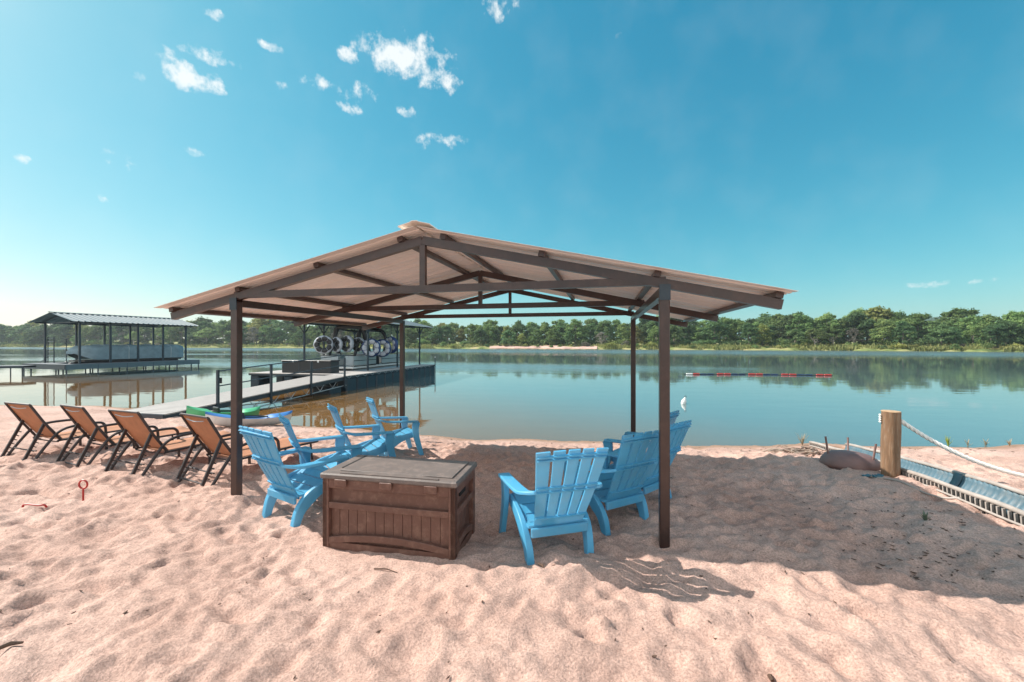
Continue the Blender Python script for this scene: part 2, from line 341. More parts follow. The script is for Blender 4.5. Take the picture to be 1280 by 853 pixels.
# ------------------------------------------------------------------ lake
def water_mat():
    m, t, N, L, P = nodes('lake_water')
    P.inputs['IOR'].default_value = 1.62; P.inputs['Roughness'].default_value = .02
    tc = N.new('ShaderNodeTexCoord'); mp = N.new('ShaderNodeMapping'); mp.inputs['Scale'].default_value = (.35, 1, 1); L.new(tc.outputs['Object'], mp.inputs['Vector'])
    w1 = N.new('ShaderNodeTexNoise'); w1.inputs['Scale'].default_value = 1.4; w1.inputs['Detail'].default_value = 3; L.new(mp.outputs[0], w1.inputs['Vector'])
    # silty brown over the shallow sand shelf by the docks, deep green-blue farther out
    ps = N.new('ShaderNodeSeparateXYZ'); L.new(tc.outputs['Object'], ps.inputs[0])
    dd = N.new('ShaderNodeMath'); dd.operation = 'MULTIPLY_ADD'; dd.inputs[1].default_value = 1.15; L.new(ps.outputs['X'], dd.inputs[0]); L.new(ps.outputs['Y'], dd.inputs[2])
    dp = N.new('ShaderNodeMapRange'); dp.interpolation_type = 'SMOOTHSTEP'; dp.inputs['From Min'].default_value = 5.0; dp.inputs['From Max'].default_value = 20.0; L.new(dd.outputs[0], dp.inputs['Value'])
    wc_ = N.new('ShaderNodeMix'); wc_.data_type = 'RGBA'; wc_.inputs['A'].default_value = (.190, .100, .034, 1); wc_.inputs['B'].default_value = (.095, .148, .155, 1)
    d2 = N.new('ShaderNodeMapRange'); d2.interpolation_type = 'SMOOTHSTEP'; d2.inputs['From Min'].default_value = 20; d2.inputs['From Max'].default_value = 29; L.new(ps.outputs['Y'], d2.inputs['Value'])
    dm = N.new('ShaderNodeMath'); dm.operation = 'MAXIMUM'; L.new(dp.outputs[0], dm.inputs[0]); L.new(d2.outputs[0], dm.inputs[1]); L.new(dm.outputs[0], wc_.inputs['Factor']); L.new(wc_.outputs['Result'], P.inputs['Base Color'])
    # breeze patches: long bands of rippled water
    mb = N.new('ShaderNodeMapping'); mb.inputs['Scale'].default_value = (.012, .05, 1); L.new(tc.outputs['Object'], mb.inputs['Vector'])
    wb = N.new('ShaderNodeTexNoise'); wb.inputs['Scale'].default_value = 1; wb.inputs['Detail'].default_value = 4; L.new(mb.outputs[0], wb.inputs['Vector'])
    sx = N.new('ShaderNodeSeparateXYZ'); L.new(tc.outputs['Object'], sx.inputs[0])
    # lee of the far bank is calm, the fairway in front of it carries the breeze
    d = N.new('ShaderNodeMath'); d.operation = 'MULTIPLY_ADD'; d.inputs[1].default_value = .35; L.new(sx.outputs['X'], d.inputs[0]); L.new(sx.outputs['Y'], d.inputs[2])
    far = N.new('ShaderNodeMapRange'); far.inputs['From Min'].default_value = 70; far.inputs['From Max'].default_value = 105; L.new(d.outputs[0], far.inputs['Value'])
    bd = N.new('ShaderNodeMapRange'); bd.inputs['From Min'].default_value = .54; bd.inputs['From Max'].default_value = .66; bd.inputs['To Max'].default_value = .55; L.new(wb.outputs['Fac'], bd.inputs['Value'])
    mxm = N.new('ShaderNodeMath'); mxm.operation = 'MAXIMUM'; L.new(far.outputs[0], mxm.inputs[0]); L.new(bd.outputs[0], mxm.inputs[1])
    b0 = N.new('ShaderNodeMapRange'); b0.interpolation_type = 'SMOOTHSTEP'; b0.inputs['From Min'].default_value = 25; b0.inputs['From Max'].default_value = 29; L.new(d.outputs[0], b0.inputs['Value'])
    b1 = N.new('ShaderNodeMapRange'); b1.interpolation_type = 'SMOOTHSTEP'; b1.inputs['From Min'].default_value = 46; b1.inputs['From Max'].default_value = 36; L.new(d.outputs[0], b1.inputs['Value'])
    bn = N.new('ShaderNodeMapRange'); bn.inputs['From Min'].default_value = .38; bn.inputs['From Max'].default_value = .60; bn.inputs['To Max'].default_value = .75; L.new(wb.outputs['Fac'], bn.inputs['Value'])
    bm1 = N.new('ShaderNodeMath'); bm1.operation = 'MULTIPLY'; L.new(b0.outputs[0], bm1.inputs[0]); L.new(b1.outputs[0], bm1.inputs[1])
    bm2 = N.new('ShaderNodeMath'); bm2.operation = 'MULTIPLY'; L.new(bm1.outputs[0], bm2.inputs[0]); L.new(bn.outputs[0], bm2.inputs[1])
    mx2 = N.new('ShaderNodeMath'); mx2.operation = 'MAXIMUM'; L.new(mxm.outputs[0], mx2.inputs[0]); L.new(bm2.outputs[0], mx2.inputs[1]); mxm = mx2
    st = N.new('ShaderNodeMapRange'); st.inputs['To Min'].default_value = .018; st.inputs['To Max'].default_value = .30; L.new(mxm.outputs[0], st.inputs['Value'])
    rg = N.new('ShaderNodeMapRange'); rg.inputs['To Min'].default_value = .03; rg.inputs['To Max'].default_value = .26; L.new(mxm.outputs[0], rg.inputs['Value']); L.new(rg.outputs[0], P.inputs['Roughness'])
    b = N.new('ShaderNodeBump'); b.inputs['Distance'].default_value = .25; L.new(st.outputs[0], b.inputs['Strength']); L.new(w1.outputs['Fac'], b.inputs['Height']); L.new(b.outputs[0], P.inputs['Normal'])
    return m
M['water'] = water_mat()
w = MB(); w.add([(-1500, 5, WATER), (1500, 5, WATER), (1500, 700, WATER), (-1500, 700, WATER)], [(0, 1, 2, 3)])
tag(w.build('water', M['water']), kind='structure')

# far bank
FPX = np.array([-700, -300, 0, 300, 640, 900, 1280, 1600, 2100])
FYY = np.array([300, 262, 228, 188, 146, 124, 95, 82, 66.])
FXX = (FPX - CX) / F * FYY
def shore_pt(px, off=0.0):
    Y = np.interp(px, FPX, FYY); X = (px - CX) / F * Y; L_ = math.hypot(X, Y)
    return X * (1 + off / L_), Y * (1 + off / L_)
def bank_h(off):
    return WATER + .4 + np.interp(off, [-6, 0, 1.5, 6, 16, 40, 90, 250, 600], [-1.5, -.42, .1, .55, 1.1, 1.6, 2.2, 5, 6])
pxs = np.linspace(-700, 2100, 360); offs = np.array([-6, -2, 0, .7, 1.5, 3, 5, 8, 12, 16, 24, 40, 65, 90, 160, 260, 420, 600])
BX = np.zeros((len(offs), len(pxs))); BY = BX.copy(); BZ = BX.copy()
for j, p_ in enumerate(pxs):
    jit = 1.6 * math.sin(p_ * .05) + 1.1 * math.sin(p_ * .13 + 2) + .7 * math.sin(p_ * .31)
    for i, o_ in enumerate(offs):
        k = max(0, 1 - abs(o_) / 60); x_, y_ = shore_pt(p_, o_ + jit * k); BX[i, j] = x_; BY[i, j] = y_
        BZ[i, j] = bank_h(o_) + (.35 * math.sin(p_ * .21 + o_ * .4) * min(1, max(0, o_) / 8))
def bank_mat():
    m, t, N, L, P = nodes('far_bank_turf')
    tc = N.new('ShaderNodeTexCoord'); n1 = N.new('ShaderNodeTexNoise'); n1.inputs['Scale'].default_value = .16; n1.inputs['Detail'].default_value = 7; n1.inputs['Roughness'].default_value = .65
    L.new(tc.outputs['Object'], n1.inputs['Vector'])
    cr = N.new('ShaderNodeValToRGB'); e = cr.color_ramp.elements
    e[0].position = .34; e[0].color = (.070, .105, .040, 1); e[1].position = .74; e[1].color = (.36, .27, .19, 1)
    for p_, c in ((.46, (.19, .22, .075, 1)), (.58, (.33, .30, .14, 1))): q = e.new(p_); q.color = c
    L.new(n1.outputs['Fac'], cr.inputs[0]); L.new(cr.outputs[0], P.inputs['Base Color']); P.inputs['Roughness'].default_value = .95; P.inputs['Specular IOR Level'].default_value = .1
    return m
M['bank'] = bank_mat()
tag(grid_obj('terrain', BX, BY, BZ, M['bank']), kind='structure')
# sandy landing on the far bank
sp = []
for r_ in range(9):
    row = []
    for k in range(25):
        p_ = 612 + k * 5.6; o_ = lerp(.3, 6.5 + 2.2 * math.sin(k * .6) - abs(k - 12) * .28, r_ / 8)
        jit = 1.6 * math.sin(p_ * .05) + 1.1 * math.sin(p_ * .13 + 2) + .7 * math.sin(p_ * .31)
        kk = max(0, 1 - abs(o_) / 60); x_, y_ = shore_pt(p_, o_ + jit * kk); row.append((x_, y_, bank_h(o_) + .22 * min(1, o_ / 4) + .10))
    sp.append(row)
tag(MB().grid(sp).build('beach', M['sand'], smooth=True), kind='structure')
# distant hills
hm = MB(); rows = []
for k in range(161):
    a = R(-70 + k * .9); row = []
    hh = 4 + 30 * math.exp(-((math.degrees(a) - 56) / 6.5) ** 2) + 34 * math.exp(-((math.degrees(a) - 46.5) / 3.2) ** 2) * .75 + 42 * math.exp(-((math.degrees(a) - 22.5) / 4.0) ** 2) + 6 * math.sin(k * .5) + 3 * math.sin(k * 1.3)
    for r_, f_ in ((560, 0), (680, .55), (760, .95), (820, 1.0), (900, .7), (1000, .2)): row.append((r_ * math.sin(a), r_ * math.cos(a), 2 + max(hh, 2) * f_))
    rows.append(row)
hillm = leaf_mat('wooded_hillside', (.045, .085, .050), (.095, .135, .070), tr=.0)
tag(hm.grid(rows).build('hills', hillm, smooth=True, angle=180), kind='structure')

# ------------------------------------------------------------------ trees
def leaf_cloud(lobes, n, size, seed, squash=1.0, spread=.35):
    r_ = np.random.default_rng(seed); lobes = np.array(lobes); w_ = lobes[:, 3] ** 2; w_ = w_ / w_.sum()
    li = r_.choice(len(lobes), n, p=w_); d = r_.normal(size=(n, 3)); d /= np.linalg.norm(d, axis=1)[:, None]
    d[:, 2] = np.where(d[:, 2] < -.35, -d[:, 2] * .6, d[:, 2])
    rad = lobes[li, 3] * (1 - spread * r_.random(n) ** 1.4) * (1 + .22 * r_.normal(size=n))
    c = lobes[li, :3] + d * rad[:, None] * np.array([1, 1, squash])
    nrm = d + .75 * r_.normal(size=(n, 3)); nrm /= np.linalg.norm(nrm, axis=1)[:, None]
    t1 = np.cross(nrm, r_.normal(size=(n, 3))); t1 /= np.linalg.norm(t1, axis=1)[:, None]; t2 = np.cross(nrm, t1)
    s_ = size * (.55 + .9 * r_.random(n))[:, None]; a = t1 * s_; b = t2 * s_ * (.45 + .4 * r_.random(n))[:, None]
    bend = nrm * s_ * .25
    v = np.stack([c - a, c - b * .9 + bend, c + a, c + b * .9 + bend], 1).reshape(-1, 3)
    return v, np.arange(n * 4).reshape(n, 4)
def tree_proto(seed, h, wd, lm, bm_, nl=2600, crown_lo=.25, open_=1.0, leaf=.30, limbs=6):
    r_ = random.Random(seed); lobes = []
    n = r_.randint(44, 60)
    for i in range(n):
        t = r_.random() ** .8; z = h * lerp(crown_lo + .08, .90, t)
        env = (.34 + .16 * math.sin(math.pi * min(1, t * .9 + .1))) * wd * (1 - .55 * max(0, t - .55) / .45)
        a = r_.uniform(0, 6.283); q = env * math.sqrt(r_.random()) * .95
        lobes.append((q * math.cos(a), q * math.sin(a), z, wd * r_.uniform(.06, .145) * open_))
    lobes.append((r_.uniform(-.1, .1) * wd, 0, h * .93, wd * .12))
    v, f = leaf_cloud(lobes, nl, leaf, seed, .85)
    cm = np_mesh('crown', v, f, lm, smooth=False)
    tb = MB(); top = h * .62; lean = r_.uniform(-.5, .5)
    tp = [(0, 0, -.8), (.05 * lean, 0, h * .15), (.4 * lean, .1, h * .36), (lean, .2, top)]
    tb.tube(smooth_path(tp, 3), [lerp(.028 * h, .008 * h, k / 9) for k in range(10)], 7)
    for k in range(limbs):
        lb = lobes[r_.randrange(len(lobes))]; z0 = h * r_.uniform(.18, .5); x0 = lean * (z0 / top) ** 1.5
        tb.tube(smooth_path([(x0, .1, z0), (lerp(x0, lb[0], .55), lerp(.1, lb[1], .5), lerp(z0, lb[2], .35)), lb[:3]], 3), [lerp(.011 * h, .003 * h, j / 6) for j in range(7)], 5)
    tb_o = tb.build('trunk', bm_, smooth=True, angle=180); tm = tb_o.data; bpy.data.objects.remove(tb_o)
    return cm, tm
def bush_proto(seed, h, wd, lm, nl=900, leaf=.2):
    r_ = random.Random(seed); lobes = []
    for i in range(r_.randint(8, 13)):
        a = r_.uniform(0, 6.283); q = wd * .42 * math.sqrt(r_.random()); lobes.append((q * math.cos(a), q * math.sin(a), h * r_.uniform(.18, .68) * (1 - .5 * q / wd), wd * r_.uniform(.13, .22)))
    v, f = leaf_cloud(lobes, nl, leaf, seed, .9); v[:, 2] = np.maximum(v[:, 2], -.1)
    cm = np_mesh('foliage', v, f, lm, smooth=False)
    sb = MB()
    for i in range(5):
        lb = lobes[i]; sb.tube([(0, 0, -.3), (lb[0] * .5, lb[1] * .5, lb[2] * .4), lb[:3]], [.06, .04, .02], 5)
    so = sb.build('stem', M['bark'], smooth=True, angle=180); sm_ = so.data; bpy.data.objects.remove(so)
    return cm, sm_
TP = {}
kinds = [('dark', M['leafdark'], M['bark']), ('mid', M['leafmid'], M['bark']), ('yellow', M['leafyel'], M['bark']), ('grey', M['leafgrey'], M['barkpale']), ('pale', M['leafmid'], M['barkpale'])]
for ki, (kn, lm, bk) in enumerate(kinds):
    TP[kn] = []
    for s_ in range(3):
        TP[kn].append(tree_proto(100 + ki * 10 + s_, 10, [8.4, 8.0, 7.4, 7.8, 8.6][ki] + s_ * .5, lm, bk, nl=[4200, 3800, 3400, 1100, 2200][ki], crown_lo=[.0, .0, .03, .15, .30][ki], open_=[1.05, 1., .95, .85, .9][ki], limbs=[5, 5, 6, 12, 9][ki]))
BP = [bush_proto(300 + i, 2.6, 4.2, [M['leafdark'], M['leafmid'], M['leafyel'], M['leafgrey']][i % 4]) for i in range(6)]
ADJ = {'dark': 'dense dark green tree', 'mid': 'mid green broad tree', 'yellow': 'yellowish green tree', 'grey': 'bare twiggy greyish tree', 'pale': 'tall pale trunked tree'}
def place_of(px):
    if px < 240: return 'behind the left boathouse'
    if px < 560: return 'behind the floating dock'
    if px < 800: return 'behind the far sandy landing'
    if px < 1000: return 'right of the pavilion roof'
    return 'near the right lake end'
def top_px(px):
    return np.interp(px, [-100, 0, 60, 130, 300, 420, 560, 640, 760, 850, 900, 1000, 1060, 1130, 1160, 1210, 1280, 1400], [404, 404, 402, 403, 401, 402, 404, 403, 402, 399, 399, 396, 393, 390, 395, 391, 392, 388])
rt = random.Random(11); ntree = 0
for row, (off, step) in enumerate(((8, 17.5), (16, 14), (31, 15))):
    px = -150 + row * 6
    while px < 1420:
        x_, y_ = shore_pt(px, off + rt.uniform(-3.5, 3.5)); D = math.hypot(x_, y_)
        rr = rt.random()
        if px > 1000: kn = 'dark' if rr < .26 else 'mid' if rr < .44 else 'pale' if rr < .78 else 'grey' if rr < .90 else 'yellow'
        elif 560 < px < 700: kn = 'mid' if rr < .45 else 'dark' if rr < .8 else 'grey' if rr < .9 else 'yellow'
        else: kn = 'dark' if rr < .44 else 'mid' if rr < .76 else 'yellow' if rr < .9 else 'grey' if rr < .95 else 'pale'
        if row > 0 and kn == 'grey': kn = 'mid'
        zb = float(bank_h(off)); tp = EYE + (HY - top_px(px)) / F * y_
        h = (tp - zb) * ([.70, .92, 1.02][row]) * rt.uniform(.72, 1.18)
        if row == 0 and (rt.random() < (.62 if 430 < px < 800 else .12 if px > 1000 else .25)):
            px += step * (1.1 if px < 640 else 1.35); continue
        cm, tm = TP[kn][rt.randrange(3)]
        wsc = h / 10 * rt.uniform(.9, 1.3) * (1.18 if row == 2 else 1)
        t = thing('%s' % ('bare_tree' if kn == 'grey' else 'broadleaf_tree'), ADJ[kn] + ' ' + ['in front', 'in the middle', 'at the back'][row] + ' of the wood ' + place_of(px), 'tree', (x_, y_, zb), rt.uniform(0, 6.28), 'trees along the far bank')
        t.scale = (wsc, wsc, h / 10)
        for nm, me in (('crown', cm), ('trunk', tm)):
            o = bpy.data.objects.new(nm, me); COL.objects.link(o); o.parent = t
        ntree += 1; px += step * rt.uniform(.75, 1.25) * (1 if px < 640 else 1.25)
nb_ = 0; px = -60
while px < 1340:
    off = rt.uniform(1.2, 7); x_, y_ = shore_pt(px, off); zb = float(bank_h(off))
    i = rt.randrange(6); cm, sm_ = BP[i]; s_ = rt.uniform(.30, .95) * (.8 if px > 900 else 1)
    if 590 < px < 720: s_ *= .6
    t = thing('shrub', ['dark green', 'mid green', 'yellowish green', 'dry greyish', 'dark green', 'mid green'][i] + ' low shrub at the water edge ' + place_of(px), 'shrub', (x_, y_, zb), rt.uniform(0, 6.28), 'shrubs along the far bank'); t.scale = (s_, s_, s_)
    for nm, me in (('foliage', cm), ('stem', sm_)):
        o = bpy.data.objects.new(nm, me); COL.objects.link(o); o.parent = t
    nb_ += 1; px += rt.uniform(7, 19)
px = -90
while px < 1380:
    off = rt.uniform(8.5, 14); x_, y_ = shore_pt(px, off); zb = float(bank_h(off)); i = rt.choice([0, 1, 4, 5, 0, 1]); cm, sm_ = BP[i]; s_ = rt.uniform(.8, 1.35)
    t = thing('shrub', ['dark green', 'mid green', '', '', 'dark green', 'mid green'][i] + ' tall shrub under the trees ' + place_of(px), 'shrub', (x_, y_, zb), rt.uniform(0, 6.28), 'shrubs under the far trees'); t.scale = (s_ * 1.1, s_ * 1.1, s_)
    for nm, me in (('foliage', cm), ('stem', sm_)):
        o = bpy.data.objects.new(nm, me); COL.objects.link(o); o.parent = t
    nb_ += 1; px += rt.uniform(9, 17) * (1 if px < 640 else 1.3 if px < 1000 else 2.0)
print('trees', ntree, 'shrubs', nb_)
# rank grass on the far bank (uncountable)
n = 26000; pp = rng.uniform(-80, 1360, n); oo = rng.uniform(.6, 1, n) ** 1 * 0 + rng.gamma(1.6, 3.0, n) + .5
clump = np.sin(pp * .11) + np.sin(pp * .043 + 1) + .8 * np.sin(pp * .27 + oo)
keep = (clump > -.9) & ~((pp > 600) & (pp < 750) & (oo < 6)); pp = pp[keep]; oo = oo[keep]; n = len(pp)
YY0 = np.interp(pp, FPX, FYY); XX0 = (pp - CX) / F * YY0; LL = np.hypot(XX0, YY0); XX0 *= 1 + oo / LL; YY0 *= 1 + oo / LL; ZZ0 = bank_h(oo)
hb = rng.uniform(.25, 1.0, n) * np.where(rng.random(n) < .1, 1.5, 1); an = rng.uniform(0, 6.28, n); wd = rng.uniform(.10, .30, n)
dx = np.cos(an) * wd; dy = np.sin(an) * wd; lx = rng.normal(0, .2, n); ly = rng.normal(0, .2, n)
v = np.stack([np.stack([XX0 - dx, YY0 - dy, ZZ0 - .3], -1), np.stack([XX0 + dx, YY0 + dy, ZZ0 - .3], -1), np.stack([XX0 + dx * .4 + lx, YY0 + dy * .4 + ly, ZZ0 + hb], -1), np.stack([XX0 - dx * .4 + lx, YY0 - dy * .4 + ly, ZZ0 + hb * .9], -1)], 1).reshape(-1, 3)
o = bpy.data.objects.new('grass', np_mesh('grass', v, np.arange(n * 4).reshape(n, 4), M['grass'], False)); COL.objects.link(o)
tag(o, 'rank green and straw coloured grass along the far bank', 'grass', kind='stuff')

# ------------------------------------------------------------------ pavilion
YAW, PW, PD, PX0, PY0 = .226, 4.277, 3.643, -2.944, 4.272
pav = thing('pavilion', 'open steel pavilion with a tan ribbed metal gable roof standing on the sand', 'pavilion', (PX0, PY0, 0), -YAW)
def pav_w(lx, ly): return (PX0 + lx * math.cos(YAW) + ly * math.sin(YAW), PY0 - lx * math.sin(YAW) + ly * math.cos(YAW))
PS = .08; SL = .2226; APEX = 2.674; OV = .93
for lx in (0, PW):
    for ly in (0, PD):
        wx, wy = pav_w(lx, ly); zb = bh(wx, wy) - .25
        cx = lx - PS / 2 if lx == 0 else lx + PS / 2
        MB().box((cx, ly + PS / 2, (2.10 + zb) / 2), (PS, PS, 2.10 - zb), bev=.006).build('post', M['steel'], pav)
for lx in (-PS / 2, PW + PS / 2):
    MB().box((lx, -.004, 2.075), (.088, .008, .13)).build('bracket', M['dksteel'], pav)
def zt(x): return APEX - SL * abs(x - PW / 2)
RD = .078
for k, ly in enumerate((0, PD / 2, PD)):
    y = ly + PS / 2
    tr = MB().bar((-.05, y, 2.137 + .034), (PW + .05, y, 2.137 + .034), .050, .068).build('truss', M['steel'], pav)
    for sgn in (-1, 1):
        xe = PW / 2 + sgn * (PW / 2 + OV - .02); c = math.cos(math.atan(SL))
        p0 = Vector((PW / 2 + sgn * .002, y, APEX - RD / 2 / c)); p1 = Vector((xe, y, zt(xe) - RD / 2 / c))
        MB().bar(p0, p1, .056, RD).build('rafter', M['steel'], tr)
    MB().box((PW / 2, y, (2.205 + APEX - RD) / 2), (.056 if k == 0 else .05, .046, APEX - RD - 2.205 + .02)).build('king_post', M['steel'], tr)
for lx in (-PS / 2, PW + PS / 2):
    MB().bar((lx, PS + .002, 2.085), (lx, PD - .002, 2.085), .065, .075).build('side_beam', M['steel'], pav)
FO, BO = .13, .16
for sgn in (-1, 1):
    for dd in (.22, 1.15, 2.12, 3.02):
        x = PW / 2 + sgn * dd; th = -sgn * math.atan(SL); z = zt(x) + .026
        m = Matrix.Rotation(-th * -1 if False else th * -1, 3, 'Y') if False else Matrix.Rotation(sgn * math.atan(SL), 3, 'Y')
        MB().box((x, PD / 2 + PS / 2, z), (.055, PD + PS + .02, .046), m).build('purlin', M['steel'], pav)
# ribbed roof sheets
y0, y1 = -FO, PD + PS + BO; prof = []; y = y0; per = .29
while y < y1:
    for dy, hz in ((0, 0), (.075, 0), (.083, .006), (.105, .006), (.113, 0), (.168, 0), (.176, .006), (.198, .006), (.206, 0), (.228, 0), (.245, .030), (.268, .030)):
        if y + dy < y1: prof.append((y + dy, hz))
    y += per
prof.append((y1, 0))
for sgn in (-1, 1):
    rows = []
    for dd in (.015, 1.0, 2.1, PW / 2 + OV + .03):
        x = PW / 2 + sgn * dd; rows.append([(x, yy, zt(x) + .056 + hz) for yy, hz in prof])
    MB().grid(rows).build('roof_panel', M['roof'], pav, solid=.002)
    cap = [[(PW / 2, y0 - .02, APEX + .125), (PW / 2, y1 + .02, APEX + .125)]]
rc = MB(); rows = []
for dx, dz in ((-.16, .022), (-.155, .031), (-.045, .033), (-.025, .040), (.025, .040), (.045, .033), (.155, .031), (.16, .022)):
    x = PW / 2 + dx; rows.append([(x, y0 - .025, APEX - SL * abs(dx) + .056 + .005 + dz), (x, y1 + .025, APEX - SL * abs(dx) + .056 + .005 + dz)])
rc.grid(rows).build('ridge_cap', M['roof'], pav, solid=.003)

# ------------------------------------------------------------------ adirondack chairs
def ground_pose(o, x, y, face_deg, sink=.012):
    """stands o on the beach at x,y, facing face_deg clockwise from +Y, tilted to the slope"""
    e = .35; nx = -(bh(x + e, y) - bh(x - e, y)) / (2 * e); ny = -(bh(x, y + e) - bh(x, y - e)) / (2 * e); up = Vector((nx, ny, 1)).normalized()
    f = Vector((math.sin(R(face_deg)), math.cos(R(face_deg)), 0)); rgt = f.cross(up).normalized(); f = up.cross(rgt)
    o.location = (x, y, bh(x, y) - sink); o.rotation_euler = Matrix((rgt, f, up)).transposed().to_euler()
def make_chair():
    t = thing('adirondack_chair', 'blue chair', 'chair')
    b = M['blue']; sb = MB()
    seat_path = smooth_path([(0, -.17, .262), (0, -.06, .262), (0, .08, .310), (0, .20, .362), (0, .265, .372), (0, .300, .340)], 4)
    # seat: slats across, each a short sweep of the seat curve, tied by side strips
    L_ = len(seat_path); cuts = [(0, 3), (3, 6), (6, 9), (9, 12), (12, L_ - 1)]
    for a, c in cuts:
        seg = [Vector(seat_path[i]) for i in range(a, c + 1)]; seg[0] = seg[0].lerp(seg[1], .22)
        if c < L_ - 1: seg[-1] = seg[-1].lerp(seg[-2], .12)
        hw = .245
        sb.sweep([(p.x, p.y, p.z) for p in seg], 2 * hw - .06, .014)
    for s_ in (-1, 1): sb.sweep([(s_ * .232, p.y, p.z) for p in seat_path], .036, .018)
    sb.build('seat', b, t, smooth=True, angle=30)
    # back: five fanned slats with cross ribs
    bb = MB(); zb0, zb1 = .235, .895; y0_, y1_ = -.150, -.462
    def bp(u, v):   # u -1..1 across, v 0..1 up
        hw = lerp(.200, .283, v); arch = .014 * (1 - u * u) * v
        cv = .030 * (u * u) * (.4 + .6 * v)          # wraps forward at the sides
        return Vector((u * hw, lerp(y0_, y1_, v) + cv - .025 * math.sin(v * math.pi) * .6, lerp(zb0, zb1, v) + arch))
    nrm = Vector((0, .92, .38)); T = .013
    def slab(u0, u1, v0, v1, off=0.0, th=T, nv=8, nu=2):
        fr = [[bp(lerp(u0, u1, i / nu), lerp(v0, v1, j / nv)) + nrm * (off + th / 2) for i in range(nu + 1)] for j in range(nv + 1)]
        bk = [[bp(lerp(u0, u1, i / nu), lerp(v0, v1, j / nv)) + nrm * (off - th / 2) for i in range(nu + 1)] for j in range(nv + 1)]
        bb.grid(fr); bb.grid([r_[::-1] for r_ in bk])
        ring_f = fr[0] + [r_[-1] for r_ in fr[1:]] + fr[-1][::-1][1:] + [r_[0] for r_ in fr[::-1][1:]]
        ring_b = bk[0] + [r_[-1] for r_ in bk[1:]] + bk[-1][::-1][1:] + [r_[0] for r_ in bk[::-1][1:]]
        bb.grid([ring_f, ring_b])
    g = .046
    for k in range(5):
        u0 = -1 + k * .4 + (g if k else 0); u1 = -1 + (k + 1) * .4 - (g if k < 4 else 0); slab(u0, u1, .135, 1.0)
    slab(-1, 1, -.03, .13, nv=2, nu=8)
    for v0, v1, th in ((.15, .168, .018), (.505, .522, .018), (.560, .577, .018), (.905, .92, .022), (.945, .958, .022)): slab(-.98, .98, v0, v1, -.012, th, nv=1, nu=8)
    bb.build('backrest', b, t, smooth=True, angle=30)
    for s_ in (-1, 1):
        ap = smooth_path([(s_ * .245, -.325, .578), (s_ * .285, -.26, .560), (s_ * .312, -.17, .546), (s_ * .325, .06, .541), (s_ * .330, .275, .540)], 4)
        MB().sweep(ap, [lerp(.03, .100, min(1, i / 8)) for i in range(len(ap))], .026).build('armrest', b, t, smooth=True, angle=35, bevel=.006)
        fp = smooth_path([(s_ * .330, .245, .530), (s_ * .326, .235, .42), (s_ * .322, .262, .28), (s_ * .320, .325, .10), (s_ * .320, .375, -.05)], 3)
        MB().sweep(fp, .046, [lerp(.115, .060, i / (len(fp) - 1)) for i in range(len(fp))]).build('leg', b, t, smooth=True, angle=35, bevel=.006)
        rp = smooth_path([(s_ * .268, .285, .335), (s_ * .268, .14, .308), (s_ * .268, .0, .262), (s_ * .264, -.10, .195), (s_ * .252, -.165, .10), (s_ * .244, -.205, -.06)], 4)
        MB().sweep(rp, [lerp(.030, .060, i / (len(rp) - 1)) for i in range(len(rp))], [lerp(.07, .115, min(1, i / 10)) if i < 12 else lerp(.115, .055, (i - 12) / (len(rp) - 13)) for i in range(len(rp))]).build('rear_leg', b, t, smooth=True, angle=35, bevel=.006)
    MB().box((0, -.185, .222), (.47, .028, .07), bev=.006).build('rear_rail', b, t)
    return t
chair0 = make_chair()
CH = [(-2.09, 3.95, 32, 'pale backed blue adirondack chair beside the front left pavilion post, nearest the brown box'),
      (-2.12, 4.54, 52, 'blue adirondack chair between the post side chair and the third chair of the left row'),
      (-2.0, 5.40, 56, 'blue adirondack chair behind the brown box, third in the left row'),
      (-1.92, 6.52, 60, 'blue adirondack chair at the lake end of the left row beside the rear post'),
      (.32, 3.28, -16, 'blue adirondack chair turned with its back to us, nearest right of the brown box'),
      (.95, 3.84, -30, 'blue adirondack chair just left of the front right post, second in the right row'),
      (1.36, 4.25, -42, 'blue adirondack chair partly hidden behind the front right post, third in the right row'),
      (1.56, 4.96, -52, 'blue adirondack chair almost hidden at the lake end of the right row')]
for i, (x, y, a, lb) in enumerate(CH):
    c = chair0 if i == 0 else copy_tree(chair0); ground_pose(c, x, y, a); tag(c, lb, 'chair', 'blue chairs under the pavilion')

